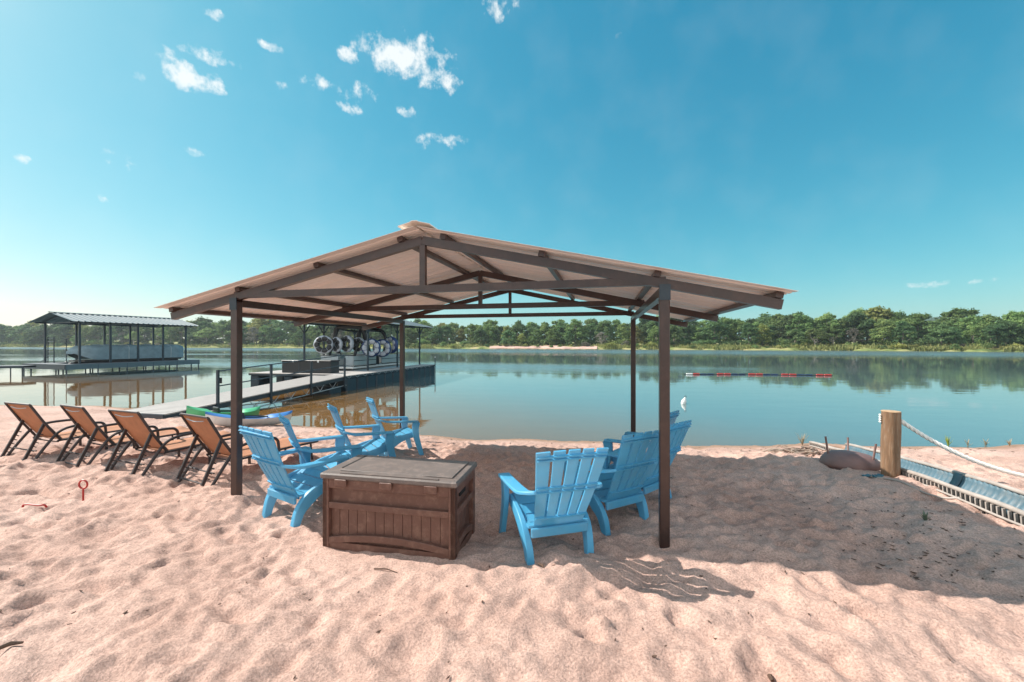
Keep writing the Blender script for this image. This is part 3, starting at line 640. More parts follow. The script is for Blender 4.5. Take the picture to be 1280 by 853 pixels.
# ------------------------------------------------------------------ storage box
bx = thing('storage_box', 'brown resin storage box with weathered flat lid standing on the sand', 'storage box', (-.99, 3.155, bh(-.99, 3.15) - .02), -.20)
BW, BD, BH = 1.14, .52, .575
MB().box((0, BD / 2, BH / 2), (BW - .084, BD - .084, BH)).build('inner_wall', M['boxbrown'], bx)
def frame_side(w, fn, nplank):
    """recessed panel side; fn(a, z, d) maps along-side a, height z, outward d to xyz"""
    f = MB(); S = .055
    def blk(a0, a1, z0, z1, d0=0, d1=.042): f.prism([(a0, z0), (a1, z0), (a1, z1), (a0, z1)], d0, d1, fn)
    blk(-w / 2, -w / 2 + S, 0, BH); blk(w / 2 - S, w / 2, 0, BH)
    blk(-w / 2 + S, w / 2 - S, BH - .075, BH, d1=.039); blk(-w / 2 + S, w / 2 - S, .335, .385, d1=.039)
    arc = [(-w / 2 + S + (w - 2 * S) * k / 16, .045 + .045 * (1 - (k / 8 - 1) ** 2)) for k in range(17)]
    top = [(a, z + .055) for a, z in arc]
    f.prism([*arc, *top[::-1]], 0, .039, fn)
    pl = MB(); pw = (w - 2 * S) / nplank
    for k in range(nplank):
        a0 = -w / 2 + S + k * pw + .0025; pl.prism([(a0, .03), (a0 + pw - .005, .03), (a0 + pw - .005, .34), (a0, .34)], 0, .006, fn)
    pl.prism([(-w / 2 + S, .38), (w / 2 - S, .38), (w / 2 - S, BH - .07), (-w / 2 + S, BH - .07)], 0, .005, fn)
    return f, pl
for nm, w_, fn, npk in (('front', BW, lambda a, z, d: (a, .042 - d, z), 13), ('side', BD, lambda a, z, d: (BW / 2 - .042 + d, BD / 2 + a, z), 6), ('side', BD, lambda a, z, d: (-BW / 2 + .042 - d, BD / 2 + a, z), 6)):
    f, pl = frame_side(w_, fn, npk); fo = f.build(nm + '_frame', M['boxbrown'], bx, bevel=.004); pl.build('panel', M['boxbrown'], fo)
for s_ in (1,):
    h_ = MB(); h_.prism([(-.07, .44), (.07, .44), (.07, .475), (-.07, .475)], 0, .012, lambda a, z, d: (BW / 2 - .042 + .004 + d, BD / 2 + a, z)); h_.build('handle_slot', M['dark'], bx)
MB().box((0, BD / 2, .03), (BW - .02, BD - .02, .06)).build('skirt', M['boxbrown'], bx)
lid = MB(); lid.box((0, BD / 2 + .003, BH + .024), (BW + .035, BD + .04, .048), bev=.010)
lid = lid.build('lid', M['boxlid'], bx, bevel=.003)
lp = MB(); lp.box((.035, BD / 2 + .02, BH + .052), (BW - .16, BD - .09, .012), bev=.004)
arc = [(-BW / 2 + .16 + (BW - .3) * k / 20, .035 + .055 * (1 - (k / 10 - 1) ** 2)) for k in range(21)]
lp.prism([*arc, (BW / 2 - .14, .012), (-BW / 2 + .16, .012)], BH + .048, BH + .0555, lambda a, b_, d: (a, b_ - .012, d))
lp.build('lid_panel', M['boxlid'], lid)
MB().box((-BW / 2 + .095, BD / 2 + .06, BH + .050), (.028, BD - .16, .005)).build('lid_groove', M['dark'], lid)
for x in (-.395, .0, .375):
    MB().box((x, -.016, BH - .022), (.105, .016, .060), bev=.005).build('latch', M['boxbrown'], bx)

# ------------------------------------------------------------------ loungers
def make_lounger():
    t = thing('sun_lounger', 'x', 'sun lounger'); fr = M['bronze']; W2 = .305
    hinge_y, hz = .30, .235; top_y, tz = -.03, .80
    for s_ in (-1, 1):
        x = s_ * W2
        MB().tube([(x, hinge_y - .04, hz), (x, 1.0, hz + .01), (x, 1.42, hz + .005)], .014, 8).build('side_rail', fr, t, smooth=True)
        MB().tube([(x, hinge_y, hz), (x, lerp(hinge_y, top_y, .5) - .012, lerp(hz, tz, .5)), (x, top_y, tz)], .016, 8).build('back_rail', fr, t, smooth=True)
        xo = s_ * (W2 + .035)
        ap = smooth_path([(xo, -.03, -.06), (xo, .16, .24), (xo, .27, .375), (xo, .42, .425), (xo, .68, .43), (xo, .77, .40), (xo, .80, .30), (xo, .82, -.06)], 5)
        MB().tube(ap, .0185, 8).build('arm_frame', fr, t, smooth=True)
        # notched support rack
        rk = MB(); a = Vector((s_ * (W2 - .03), .14, .52)); b_ = Vector((s_ * (W2 - .03), -.06, .02)); rk.sweep([a, b_], .024, .034)
        for k in range(6):
            p = a.lerp(b_, .30 + k * .11); rk.bar(p + Vector((0, .008, 0)), p + Vector((0, .045, -.022)), .012, .012)
        rk.build('support_rack', fr, t)
        MB().tube([(x, 1.30, hz), (x, 1.34, -.06)], .014, 8).build('leg', fr, t, smooth=True)
    for y_, z_, nm in ((hinge_y - .03, hz - .015, 'crossbar'), (1.42, hz + .005, 'crossbar'), (.06, .13, 'crossbar'), (-.05, .035, 'crossbar')):
        w_ = W2 if z_ > .2 else W2 - .03
        MB().tube(smooth_path([(-w_, y_, z_), (-w_ * .5, y_ + .02, z_ - .012), (w_ * .5, y_ + .02, z_ - .012), (w_, y_, z_)], 3), .010, 6).build(nm, fr, t, smooth=True)
    MB().tube([(-W2, top_y, tz), (W2, top_y, tz)], .013, 8).build('top_bar', fr, t, smooth=True)
    # sling: back and seat with a slight sag
    rows = []
    for k in range(13):
        v = k / 12
        rows.append([(u * (W2 - .012), lerp(hinge_y + .02, top_y, v) + (1 - u * u) * .02 - .012 * math.sin(math.pi * v), lerp(hz + .02, tz + .012, v) - (1 - u * u) * .010) for u in (-1, -.6, -.2, .2, .6, 1)])
    MB().grid(rows).build('back_sling', M['sling'], t, smooth=True, angle=180, solid=.006)
    MB().tube(smooth_path([(-W2 * .62, top_y + .012, tz - .052), (0, top_y + .006, tz - .068), (W2 * .62, top_y + .012, tz - .052)], 5), .006, 6).build('back_bow', M['galv'], t, smooth=True)
    rows = []
    for k in range(13):
        v = k / 12
        rows.append([(u * (W2 - .012), lerp(hinge_y + .02, 1.43, v), hz + .018 - (1 - u * u) * .022 + (.012 if k == 12 else 0)) for u in (-1, -.6, -.2, .2, .6, 1)])
    MB().grid(rows).build('seat_sling', M['sling'], t, smooth=True, angle=180, solid=.006)
    return t
l0 = make_lounger()
LG = [((5.4, 573), (42, 576), 18, 'brown sling sun lounger at the outer end of the row, farthest from the pavilion'),
      ((74, 579), (109, 583), 23, 'brown sling sun lounger directly behind the upright red stake, second from the outer end'),
      ((135, 590), (177, 595), 20, 'brown sling sun lounger in front of the near end of the gangway'),
      ((223, 598), (267, 609), 27, 'brown sling sun lounger right beside the front left pavilion post')]
for i, (a, b_, fa, lb) in enumerate(LG):
    p = (at(*a) + at(*b_)) / 2; o = l0 if i == 0 else copy_tree(l0); ground_pose(o, p.x, p.y, fa, .0); tag(o, lb, 'sun lounger', 'row of sun loungers')

# ------------------------------------------------------------------ small beach things
p = at(104, 622); z0 = ground(p.x, p.y)
rp = [(0, 0, -.2), (0, 0, .155)] + [(.045 * math.sin(a), 0, .20 - .045 * math.cos(a)) for a in [R(d) for d in range(0, 341, 20)]]
st = MB().tube(rp, .0085, 8).build('ground_stake', M['red'], smooth=True); st.location = (p.x, p.y, z0)
tag(st, 'red metal stake with a curled ring top standing upright in the sand', 'stake')
p = at(43, 634); z0 = ground(p.x, p.y)
lp_ = MB().tube(smooth_path([(-.10, 0, -.03), (-.095, 0, .02), (-.06, .01, .028), (.06, -.01, .03), (.10, 0, .02), (.105, 0, -.03)], 4), .009, 8).build('ground_anchor', M['red'], smooth=True); lp_.location = (p.x, p.y, z0 - .006); lp_.rotation_euler = (.5, 0, .1)
tag(lp_, 'red metal loop half buried in the sand in front of the loungers', 'anchor')

def make_kayak(name, label, L_, Wd, x, y, face, hull, deck, zoff=0.0):
    t = thing(name, label, 'kayak'); ns = 25; rows = []; drows = []
    for i in range(ns):
        u = -1 + 2 * i / (ns - 1); w_ = Wd / 2 * (1 - abs(u) ** 2.4) ** .8 + .004; rk = .14 * abs(u) ** 3; zt_ = .21 + .10 * abs(u) ** 2.5
        rows.append([(w_ * math.sin(a), u * L_ / 2 * (1 - .02 * abs(math.cos(a))), rk + (zt_ - rk) * (1 - math.cos(a) ** 2 * 1.0) ** .9 if False else lerp(rk, zt_, abs(math.sin(a)) ** 2.2)) for a in [R(-90 + 180 * k / 12) for k in range(13)]])
        wc = 0
        drows.append([(w_ * q, u * L_ / 2, zt_ + .055 * (1 - q * q) * (1 if abs(u) > .42 else .15) - (.11 * (1 - q * q) if abs(u) <= .38 else 0) + .003) for q in (-1, -.75, -.4, 0, .4, .75, 1)])
    MB().grid(rows).build('hull', hull, t, smooth=True, angle=180)
    d = MB().grid(drows).build('deck', deck, t, smooth=True, angle=60)
    rim = [(Wd * .33 * math.cos(a), .34 * L_ * .5 * 1.1 * math.sin(a), .235 - .0 * math.cos(a)) for a in [R(15 * k) for k in range(24)]]
    MB().tube(rim, .016, 6, True).build('cockpit_rim', M['black'], t, smooth=True)
    MB().box((0, -.12 * L_, .26), (Wd * .5, .05, .16), Matrix.Rotation(.3, 3, 'X'), bev=.015).build('seat_back', M['black'], t)
    for s_ in (-1, 1): MB().tube([(0, s_ * .43 * L_, .30), (.02, s_ * .455 * L_, .335), (0, s_ * .475 * L_, .30)], .008, 6).build('grab_handle', M['black'], t, smooth=True)
    ground_pose(t, x, y, face, .015); t.location.z += zoff
    return t
make_kayak('kayak', 'blue and white kayak lying on the sand between the left post and the water', 1.8, .64, -6.07, 9.28, 38, M['white'], M['bluehull'])
make_kayak('kayak', 'bright green kayak lying on the sand against the gangway', 1.65, .60, -7.24, 10.05, 32, M['green'], M['green'], .02)

# wooden post with rope
p = at(1117, 598); px0, py0 = 5.02, 5.30; z0 = bh(px0, py0)
wp = thing('wooden_post', 'round weathered wooden post in the sand beside the half pipe', 'post', (px0, py0, z0))
pr = MB(); rings = []
for z_ in np.linspace(-.3, .86, 22):
    rings.append([((.098 + .005 * math.sin(3 * a + z_ * 4) + .004 * math.sin(7 * a + z_ * 11)) * math.cos(a), (.098 + .005 * math.sin(3 * a + z_ * 4)) * math.sin(a), z_) for a in [2 * math.pi * k / 28 for k in range(29)]])
pr.grid(rings); pr.build('shaft', M['wood'], wp, smooth=True, angle=60)
MB().lathe([(.101, .855), (.098, .863), (0, .867)], 28).build('cut_top', mat('cut_wood_end', (.46, .30, .18), .8, 0, .2, 20), wp, smooth=True, angle=40)
A_ = Vector((px0 + .085, py0 - .05, z0 + .74)); B_ = Vector((7.6, 4.15, .52))
w2 = copy_tree(wp); w2.location = (7.68, 4.12, bh(7.68, 4.12)); w2.rotation_euler = (0, 0, 2.2)
tag(w2, 'second round wooden post, holding the far end of the white rope', 'post')
SAG = .54
rope = []
for k in range(90):
    t_ = k / 89; q = A_.lerp(B_, t_); q.z -= SAG * 4 * t_ * (1 - t_); rope.append(q)
def twist(path, R0, r, turns_per_m, n=3):
    m_ = MB(); acc = 0
    fine = smooth_path(path, 4)
    for s_ in range(n):
        pts = []; acc = 0
        for i, q in enumerate(fine):
            t_ = (fine[min(i + 1, len(fine) - 1)] - fine[max(i - 1, 0)]).normalized()
            if i: acc += (q - fine[i - 1]).length
            u = t_.orthogonal().normalized(); v = t_.cross(u); a = acc * turns_per_m * 6.283 + s_ * 6.283 / n
            pts.append(q + (u * math.cos(a) + v * math.sin(a)) * R0)
        m_.tube(pts, r, 6)
    return m_
ro = twist(rope, .013, .0155, 6).build('rope', M['rope'], smooth=True, angle=180)
tag(ro, 'white twisted rope hanging from the wooden post towards the right', 'rope')
kn = MB()
for k in range(4): kn.tube([(.110 * math.cos(R(a)), .110 * math.sin(R(a)), (.80 - k * .03)) for a in range(100, 168, 8)], .011, 6)
kno = kn.build('rope_end', M['rope'], wp, smooth=True, angle=180)

# corrugated half pipe
hp = thing('half_pipe', 'grey corrugated half pipe sunk in the sand, running from the shore to the right', 'half pipe')
Lp = float(np.linalg.norm(TB - TA)); rows = []; orow = []
nseg = int(Lp / .02)
def trough_pt(u, w_, z_):
    q = TA + tdir * u + tnor * w_; g = TA + tdir * u
    return (q[0], q[1], bh(g[0], g[1]) + z_)
def rimz(u): return .07 + .035 * min(1, u / 4)
for i in range(nseg + 1):
    u = Lp * i / nseg; cor = .009 * math.sin(u * 2 * math.pi / .075); r_ = TW / 2 - .02
    rows.append([trough_pt(u, TW / 2 - (r_ + cor) * math.cos(a), rimz(u) - .01 - (r_ * .9 + cor) * math.sin(a)) for a in [math.pi * k / 16 for k in range(17)]])
MB().grid(rows).build('channel', M['pipe'], hp, smooth=True, angle=180, solid=.006)
for w_, nm in ((.012, 'lip'), (TW - .012, 'lip')):
    MB().tube([trough_pt(Lp * i / 60, w_ + .008 * math.sin(i * .7), rimz(Lp * i / 60) + .004 * math.sin(i * .9)) for i in range(61)], .026, 8).build(nm, M['lip'], hp, smooth=True, angle=180)
# ribbed outer flank of the near side
fl = MB()
for i in range(int(Lp / .062) - 1):
    u = .04 + i * .062; a = trough_pt(u, -.004, rimz(u) - .02); b_ = trough_pt(u, .006, -.06); fl.bar(a, b_, .017, .022, up=(tnor[0], tnor[1], 0))
fl.build('flank_rib', M['lip'], hp)
MB().grid([[trough_pt(Lp * i / 40, .020, rimz(Lp * i / 40) - .01) for i in range(41)], [trough_pt(Lp * i / 40, .022, -.10) for i in range(41)]]).build('flank', M['black'], hp, solid=.004)
MB().tube([trough_pt(.1 + (Lp - .1) * i / 60, -.035 + .006 * math.sin(i), .012 + .006 * math.sin(i * .6)) for i in range(61)], .013, 8).build('edge_strip', M['lip'], hp, smooth=True, angle=180)
MB().grid([[trough_pt(u, TW / 2 - (TW / 2 - .028) * math.cos(a), rimz(u) + .004 - (TW / 2 - .02) * .9 * math.sin(a)) for a in [math.pi * k / 16 for k in range(17)]] for u in (2.62, 2.74)]).build('joint_band', M['pipe'], hp, smooth=True, solid=.012)

# upturned fire pit
p = at(1084, 589); q0 = Vector((p.x, p.y + .28, 0)); q0.z = bh(q0.x, q0.y)
fp = thing('fire_pit', 'dark rusty fire pit bowl lying upside down beside the wooden post', 'fire pit', q0, .2); fp.rotation_euler = (-.08, .10, .2)
RB = .36
MB().lathe([(RB - .03, -.04), (RB, -.005), (RB, .03), (RB * .96, .085), (RB * .82, .155), (RB * .6, .20), (RB * .3, .222), (0, .226)], 40).build('bowl', M['pit'], fp, smooth=True, angle=60)
for a, ln in ((-1.45, .24), (.75, .26), (2.75, .26)):
    x_, y_ = RB * .80 * math.cos(a), RB * .80 * math.sin(a)
    MB().tube([(x_ * .9, y_ * .9, .10), (x_ * 1.0, y_ * 1.0, .16), (x_ * 1.12, y_ * 1.12, .14 + ln)], .013, 8).build('leg', M['pit'], fp, smooth=True)

# hose / thin pipe lying on the sand from the pit to the right
hpts = []
for k, (a, b_) in enumerate(((1076, 597), (1095, 600), (1110, 603), (1130, 608), (1155, 615), (1180, 621), (1200, 625))):
    q = at(a, b_); hpts.append((q.x, q.y, ground(q.x, q.y) + .014))
ho = MB().tube(smooth_path(hpts, 4), .012, 8).build('thin_pipe', M['lip'], smooth=True); tag(ho, 'thin pale pipe lying on the sand from the fire pit to the right', 'pipe')
bl = MB(); q = at(1092, 599)
for k in range(5): bl.box((q.x - .10 + .05 * k, q.y + .02 * math.sin(k * 2), ground(q.x, q.y) + .03), (.07, .05, .018), Matrix.Rotation(.5 * k, 3, 'Z') @ Matrix.Rotation(.3 * math.sin(k), 3, 'X'), bev=.006)
tag(bl.build('bent_strap', mat('dark_teal_plastic', (.02, .10, .14), .5), smooth=True), 'small crumpled dark teal strap on the sand in front of the fire pit', 'strap')

# driftwood heap at the shore and dark chips
q = at(1000, 567); dr = thing('driftwood_heap', 'small heap of dry bleached twigs at the shore end of the half pipe', 'driftwood', (q.x, q.y, q.z))
for cnt, nm, mt_, rad in ((46, 'sticks', M['drift'], (.006, .013)), (30, 'twigs', M['twig'], (.003, .006))):
    m_ = MB(); r_ = random.Random(5 + cnt)
    for k in range(cnt):
        a = r_.uniform(-.7, .7); ln = r_.uniform(.1, .34); c = Vector((r_.gauss(0, .26), r_.gauss(0, .11), r_.uniform(0, .07))); d = Vector((math.cos(a), math.sin(a), r_.uniform(-.2, .35))) * ln
        m_.tube([c - d * .5, c + Vector((0, 0, .02)), c + d * .5], r_.uniform(*rad), 5)
    m_.build(nm, mt_, dr, smooth=True)
def weed(label, x, y, h, col, seed, nbl=16):
    t = thing('weed', label, 'weed', (x, y, ground(x, y) - .01)); r_ = random.Random(seed); m_ = MB()
    for k in range(nbl):
        a = r_.uniform(0, 6.28); ln = h * r_.uniform(.5, 1); sp_ = r_.uniform(.1, .5) * h; w_ = .012
        pts = [(math.cos(a) * sp_ * s_ ** 1.5, math.sin(a) * sp_ * s_ ** 1.5, ln * s_) for s_ in (0, .35, .7, 1)]
        m_.sweep(pts, [.006, w_, w_ * .8, .002], .002, side=(-math.sin(a), math.cos(a), 0))
    m_.build('leaves', col, t); MB().tube([(0, 0, -.05), (0, 0, h * .6)], .004, 5).build('stem', col, t)
wc = mat('weed_green', (.30, .36, .05), .6, transl=.3); wd_ = mat('dry_weed', (.42, .34, .22), .7, transl=.3); ws = mat('sage_weed', (.20, .25, .17), .7, transl=.3)
q = at(1185, 558); weed('yellow green weed at the shore behind the rope', q.x, q.y, .22, wc, 1)
q = at(1003, 557); weed('dry grass tuft beside the driftwood at the shore', q.x, q.y, .26, wd_, 2)
q = at(1157, 652); weed('small grey green weed in the shade of the roof', q.x, q.y, .10, ws, 3)
for i, (a, b_) in enumerate(((1232, 557), (1262, 558), (1210, 558))):
    q = at(a, b_); weed(['dry grass tuft on the shore line, left of the outermost tuft', 'outermost dry grass tuft on the shore line behind the rope', 'dry grass tuft just right of the yellow green weed'][i], q.x, q.y, .16, wd_, 10 + i, 10)

# leaf litter (uncountable)
lt = MB(); r_ = random.Random(3)
def chip(x, y, s_, flat=.3):
    z = ground(x, y) + .004; a = r_.uniform(0, 6.28); l_ = s_; w_ = s_ * r_.uniform(.2, .55); c, n_ = math.cos(a), math.sin(a); b1, b2 = r_.uniform(0, s_ * .4), r_.uniform(0, s_ * .4)
    pts = [(-l_, 0, b1), (-.2 * l_, w_, .0), (l_, 0, b2), (.1 * l_, -w_, .0)]
    top = [(x + u * c - v * n_, y + u * n_ + v * c, z + h + .003) for u, v, h in pts]; bot = [(x_, y_, z_ - .004) for x_, y_, z_ in top]
    lt.add(top + bot, [(0, 1, 2, 3), (7, 6, 5, 4), (0, 4, 5, 1), (1, 5, 6, 2), (2, 6, 7, 3), (3, 7, 4, 0)])
for k in range(200):
    q = at(r_.gauss(1130, 100), r_.uniform(615, 722))
    if 2.5 < q.x < 5.2 and trench(np.array(q.x), np.array(q.y)) < .1: chip(q.x, q.y, r_.uniform(.006, .022))
for k in range(260): chip(r_.uniform(-5, 4.2), r_.uniform(1.7, 6.5), r_.uniform(.005, .016))
for k in range(120): x = r_.uniform(2.5, 9); chip(x, float(np.interp(x, SHX, SHY)) - r_.uniform(.35, 1.1), r_.uniform(.008, .03))
for k in range(110): x = r_.uniform(-16, 2.5); chip(x, float(np.interp(x, SHX, SHY)) - r_.uniform(.25, 1.3), r_.uniform(.008, .026))
tag(lt.build('leaf_litter', M['twig']), 'dark dry leaves and bark chips scattered over the sand', 'leaf litter', kind='stuff')
for i, (a, b_, ln, an, lb) in enumerate(((482, 714, .12, -.25, 'thin dry twig on the sand in front of the brown box'), (965, 838, .025, 1.1, 'short stub of dark twig on the sunlit sand at bottom right'), (12, 815, .06, .6, 'short dark twig on the sand at the bottom left of the photo'), (677, 712, .05, -1.1, 'bit of dark bark beside the rear leg of the nearest right chair'))):
    q = at(a, b_); tg = MB().tube([(-ln / 2 * 1.6, 0, .006), (0, .01, .012), (ln / 2 * 1.6, 0, .004)], [.004, .005, .002] if ln > .1 else [.010, .012, .006], 6).build('twig', M['twig'], smooth=True)
    tg.location = (q.x, q.y, ground(q.x, q.y) + .004); tg.rotation_euler = (0, 0, an); tag(tg, lb, 'twig')

# ------------------------------------------------------------------ centre dock
CA = -.2108; CO = Vector((-8.6, 9.9, 0)); cd, sd_ = math.cos(CA), math.sin(CA)
def D(lx, ly, z=0): return Vector((CO.x + lx * cd - ly * sd_, CO.y + lx * sd_ + ly * cd, z))
def dthing(name, label, cat, lx, ly, z, group=None): return thing(name, label, cat, D(lx, ly, z), CA, group)
DS = (.75, .75, .82); DKZ = .27                     # floating dock: deck 0.67 m over the water, far end 26 m out
def fthing(name, label, cat, lx, ly, z, group=None):
    t = dthing(name, label, cat, lx * .75, 7.3 + (ly - 8.5) * .75, DKZ + z * .82, group); t.scale = DS; return t
gw = dthing('gangway', 'long pale gangway with a pipe railing leading from the sand to the floating dock', 'gangway', 0, 0, 0)
GL = 7.35; z0_, z1_ = -.10, DKZ; GWd = 1.55
def gz(y): return lerp(z0_, z1_, y / GL)
dk = MB()
for k in range(int(GL / .14)):
    y_ = .07 + k * .14; dk.box((-GWd / 2, y_, gz(y_) - .016), (GWd, .134, .03))
dk.build('deck', M['decking'], gw)
for x in (-GWd + .03, -.03): MB().bar((x, 0, z0_ - .10), (x, GL, z1_ - .10), .06, .13).build('side_beam', M['dksteel'], gw)
MB().bar((-GWd, -.02, z0_ - .08), (0, -.02, z0_ - .08), .04, .14).build('end_beam', M['dksteel'], gw)
tm = MB()
for x in (-.03, -GWd + .03):
    tm.tube([(x, .9, z0_ - .36), (x, GL, z1_ - .40)], .018, 6)
    k = 1.0
    while k < GL - .4: tm.tube([(x, k, gz(k) - .15), (x, k + .22, gz(k) - .37)], .011, 5); tm.tube([(x, k + .44, gz(k) - .15), (x, k + .22, gz(k) - .37)], .011, 5); k += .75
tm.build('lower_truss', M['galv'], gw, smooth=True)
for y_ in (1.39, 3.27, 5.14, 7.16):
    MB().box((.035, y_, (gz(y_) + .92 - .35) / 2 - .0), (.06, .06, .92 + .35)).build('rail_post', M['dksteel'], gw)
for h_ in (.90, .48): MB().tube([(.035, 1.39, gz(1.39) + h_), (.035, 7.16, gz(7.16) + h_)], .018, 6).build('rail', M['dksteel'], gw, smooth=True)
MB().tube([(.0, 1.50, .52), (.0, 1.50, .68)], .04, 8).build('rail_light', M['black'], gw, smooth=True)

fd = fthing('floating_dock', 'floating dock on black drum floats with a slip for the tow boat', 'floating dock', 0, 0, 0)
def plat(x0, x1, y0, y1, zt_, floats_x, floats_y, parent, deckm):
    d_ = MB(); k = y0
    while k < y1 - .01: d_.box(((x0 + x1) / 2, k + .07, zt_ - .016), (x1 - x0, .134, .03)); k += .14
    d_.build('deck', deckm, parent)
    f_ = MB()
    for x in (x0 + .03, x1 - .03): f_.bar((x, y0, zt_ - .085), (x, y1, zt_ - .085), .06, .105)
    for y in (y0 + .03, y1 - .03): f_.bar((x0 + .06, y, zt_ - .085), (x1 - .06, y, zt_ - .085), .06, .105)
    f_.build('frame', M['dksteel'], parent)
    w_ = MB()
    for x in (x1 + .006, x0 - .006):
        y = y0 + .3
        while y < y1 - .5:
            for s_ in (-1, 1): w_.tube([(x, y + s_ * .20, zt_ - .05), (x, y, zt_ - .15)], .010, 5)
            y += .8
    w_.build('truss_web', M['galv'], parent)
    for x in floats_x:
        for y in floats_y: MB().box((x, y, zt_ - .56), (.62, .98, .86), bev=.06).build('float', M['float'], parent, smooth=True)
plat(-1.35, 0, 8.5, 21.2, 0.0, (-.34,), [9.1 + 1.06 * k for k in range(12)], fd, M['decking'])
plat(-7.4, -1.353, 9.3, 12.5, 0.0, (-7.05, -4.6, -2.2), [9.85, 11.9], fd, M['decking'])
plat(-7.0, -5.9, 12.503, 20.5, -.003, (-6.4,), [13.2 + 1.4 * k for k in range(6)], fd, M['decking'])
MB().tube([(.06, 21.1, -1.2), (.06, 21.1, .55)], .04, 8).build('mooring_pole', M['dksteel'], fd, smooth=True)
MB().lathe([(.05, .55), (.05, .62), (0, .64)], 10, (.06, 21.1, 0)).build('pole_cap', M['white'], fd, smooth=True)
MB().box((-.65, 7.75, -.68), (1.1, 1.0, .36), bev=.05).build('float', M['float'], fd, smooth=True)

cp = fthing('boat_canopy', 'blue grey metal canopy on dark posts over the tow boat slip of the floating dock', 'boat canopy', 0, 0, 0)
for x, y_ in ((-1.30, 12.8), (-1.30, 16.9), (-1.30, 20.9), (-6.35, 12.9), (-6.3, 14.9), (-6.35, 18.9)):
    po = MB().box((x, y_, 1.46), (.10, .10, 2.92)).build('post', M['dksteel'], cp)
    for s_ in (-1, 1): MB().bar((x, y_ + s_ * .03, 2.35), (x, y_ + s_ * .55, 2.88), .05, .05, up=(1, 0, 0)).build('brace', M['dksteel'], po)
for x in (-1.30, -6.35): MB().bar((x, 12.2, 2.97), (x, 21.9, 2.97), .09, .10).build('eave_beam', M['dksteel'], cp)
for y_ in (12.4, 15.5, 18.6, 21.7): MB().bar((-6.9, y_, 2.99), (-.75, y_, 2.99), .06, .06).build('cross_beam', M['dksteel'], cp)
prof = []; y_ = 12.1
while y_ < 22.1: prof += [(y_, 0), (y_ + .24, 0), (y_ + .27, .03), (y_ + .30, .03)]; y_ += .33
for sgn in (-1, 1): MB().grid([[(-3.83 + sgn * dd, yy, 3.72 - .225 * dd + hz) for yy, hz in prof] for dd in (0.01, 1.4, 3.25)]).build('roof_panel', M['tealroof'], cp, solid=.004)
MB().prism([(-6.6, 3.06), (-1.05, 3.06), (-3.83, 3.66)], 12.12, 12.15, lambda a, b_, d: (a, d, b_)).build('gable', M['tealroof'], cp)

db = fthing('dock_box', 'long low black dock box on the floating dock in front of the tow boat', 'dock box', -3.75, 10.3, 0)
MB().box((0, 0, .33), (3.5, .85, .66), bev=.03).build('body', M['black'], db)
MB().box((0, 0, .695), (3.56, .9, .06), bev=.02).build('lid', M['black'], db)
for x in (-.5, .5): MB().box((x, -.428, .33), (.035, .012, .60)).build('panel_seam', M['dksteel'], db)
MB().box((-.9, -.455, .65), (.12, .02, .10), bev=.005).build('latch', M['galv'], db); MB().box((.9, -.455, .65), (.12, .02, .10), bev=.005).build('latch', M['galv'], db)

tb = fthing('pontoon_boat', 'pontoon tow boat with a black arched tower in the slip of the floating dock', 'pontoon boat', -3.65, 16.2, -.38); tb.scale = (.80, .75, .86)
for x in (-.95, .95):
    prf = [(.02, -3.8), (.20, -3.5), (.30, -3.0), (.31, 3.3), (.02, 3.4)]
    MB().lathe(prf, 16, (x, 0, .12), Matrix.Rotation(-math.pi / 2, 3, 'X')).build('pontoon', M['galv'], tb, smooth=True, angle=40)
MB().box((0, 0, .50), (2.5, 7.2, .12), bev=.03).build('deck', M['white'], tb)
for x, y0_, y1_ in ((-1.2, -3.4, 3.3), (1.2, -3.4, -.6), (1.2, .2, 3.3)):
    f_ = MB().box((x, (y0_ + y1_) / 2, .93), (.035, y1_ - y0_, .56)).build('fence_panel', M['fence'], tb)
    g_ = MB()
    for h_ in (.56, .90, 1.24): g_.tube([(x * 1.018, y0_, h_ + .03), (x * 1.018, y1_, h_ + .03)], .022, 6)
    g_.build('fence_rail', M['black'], f_, smooth=True)
f_ = MB().box((-.55, -3.42, .93), (1.25, .035, .56)).build('fence_panel', M['fence'], tb); MB().tube([(-1.2, -3.45, 1.26), (.1, -3.45, 1.26)], .022, 6).build('fence_rail', M['black'], f_, smooth=True)
f_ = MB().box((.88, -3.42, .93), (.58, .035, .56)).build('fence_panel', M['fence'], tb); MB().tube([(.6, -3.45, 1.26), (1.2, -3.45, 1.26)], .022, 6).build('fence_rail', M['black'], f_, smooth=True)
for x in (-.85, .85): MB().tube([(x * 1.12, -2.9, 1.2), (x * 1.1, -2.3, 2.2), (x, -2.02, 2.95)], .09, 8).build('tower_leg', M['black'], tb, smooth=True)
for x, y_, s_ in ((-.8, -2.4, (.6, 1.6, .45)), (.8, -2.2, (.6, 1.3, .45)), (0, 2.7, (2.0, .7, .5)), (-.8, 1.0, (.6, 1.4, .45))):
    o = MB().box((x, y_, .56 + s_[2] / 2), s_, bev=.08).build('bench_seat', M['white'], tb, smooth=True)
    MB().box((x * 1.25, y_, 1.12), (.16, s_[1], .42), bev=.06).build('seat_back', M['white'], o, smooth=True)
co_ = MB().prism([(-.3, .56), (.35, .56), (.3, 1.35), (.0, 1.45), (-.2, 1.2)], .25, .95, lambda a, b_, d: (d, a, b_)).build('console', M['black'], tb, bevel=.03)
MB().tube([(.6 + .17 * math.cos(R(a)), .42 + .08 * math.sin(R(a)), 1.30 + .15 * math.sin(R(a))) for a in range(0, 360, 20)], .016, 6, True).build('steering_wheel', M['black'], co_, smooth=True)
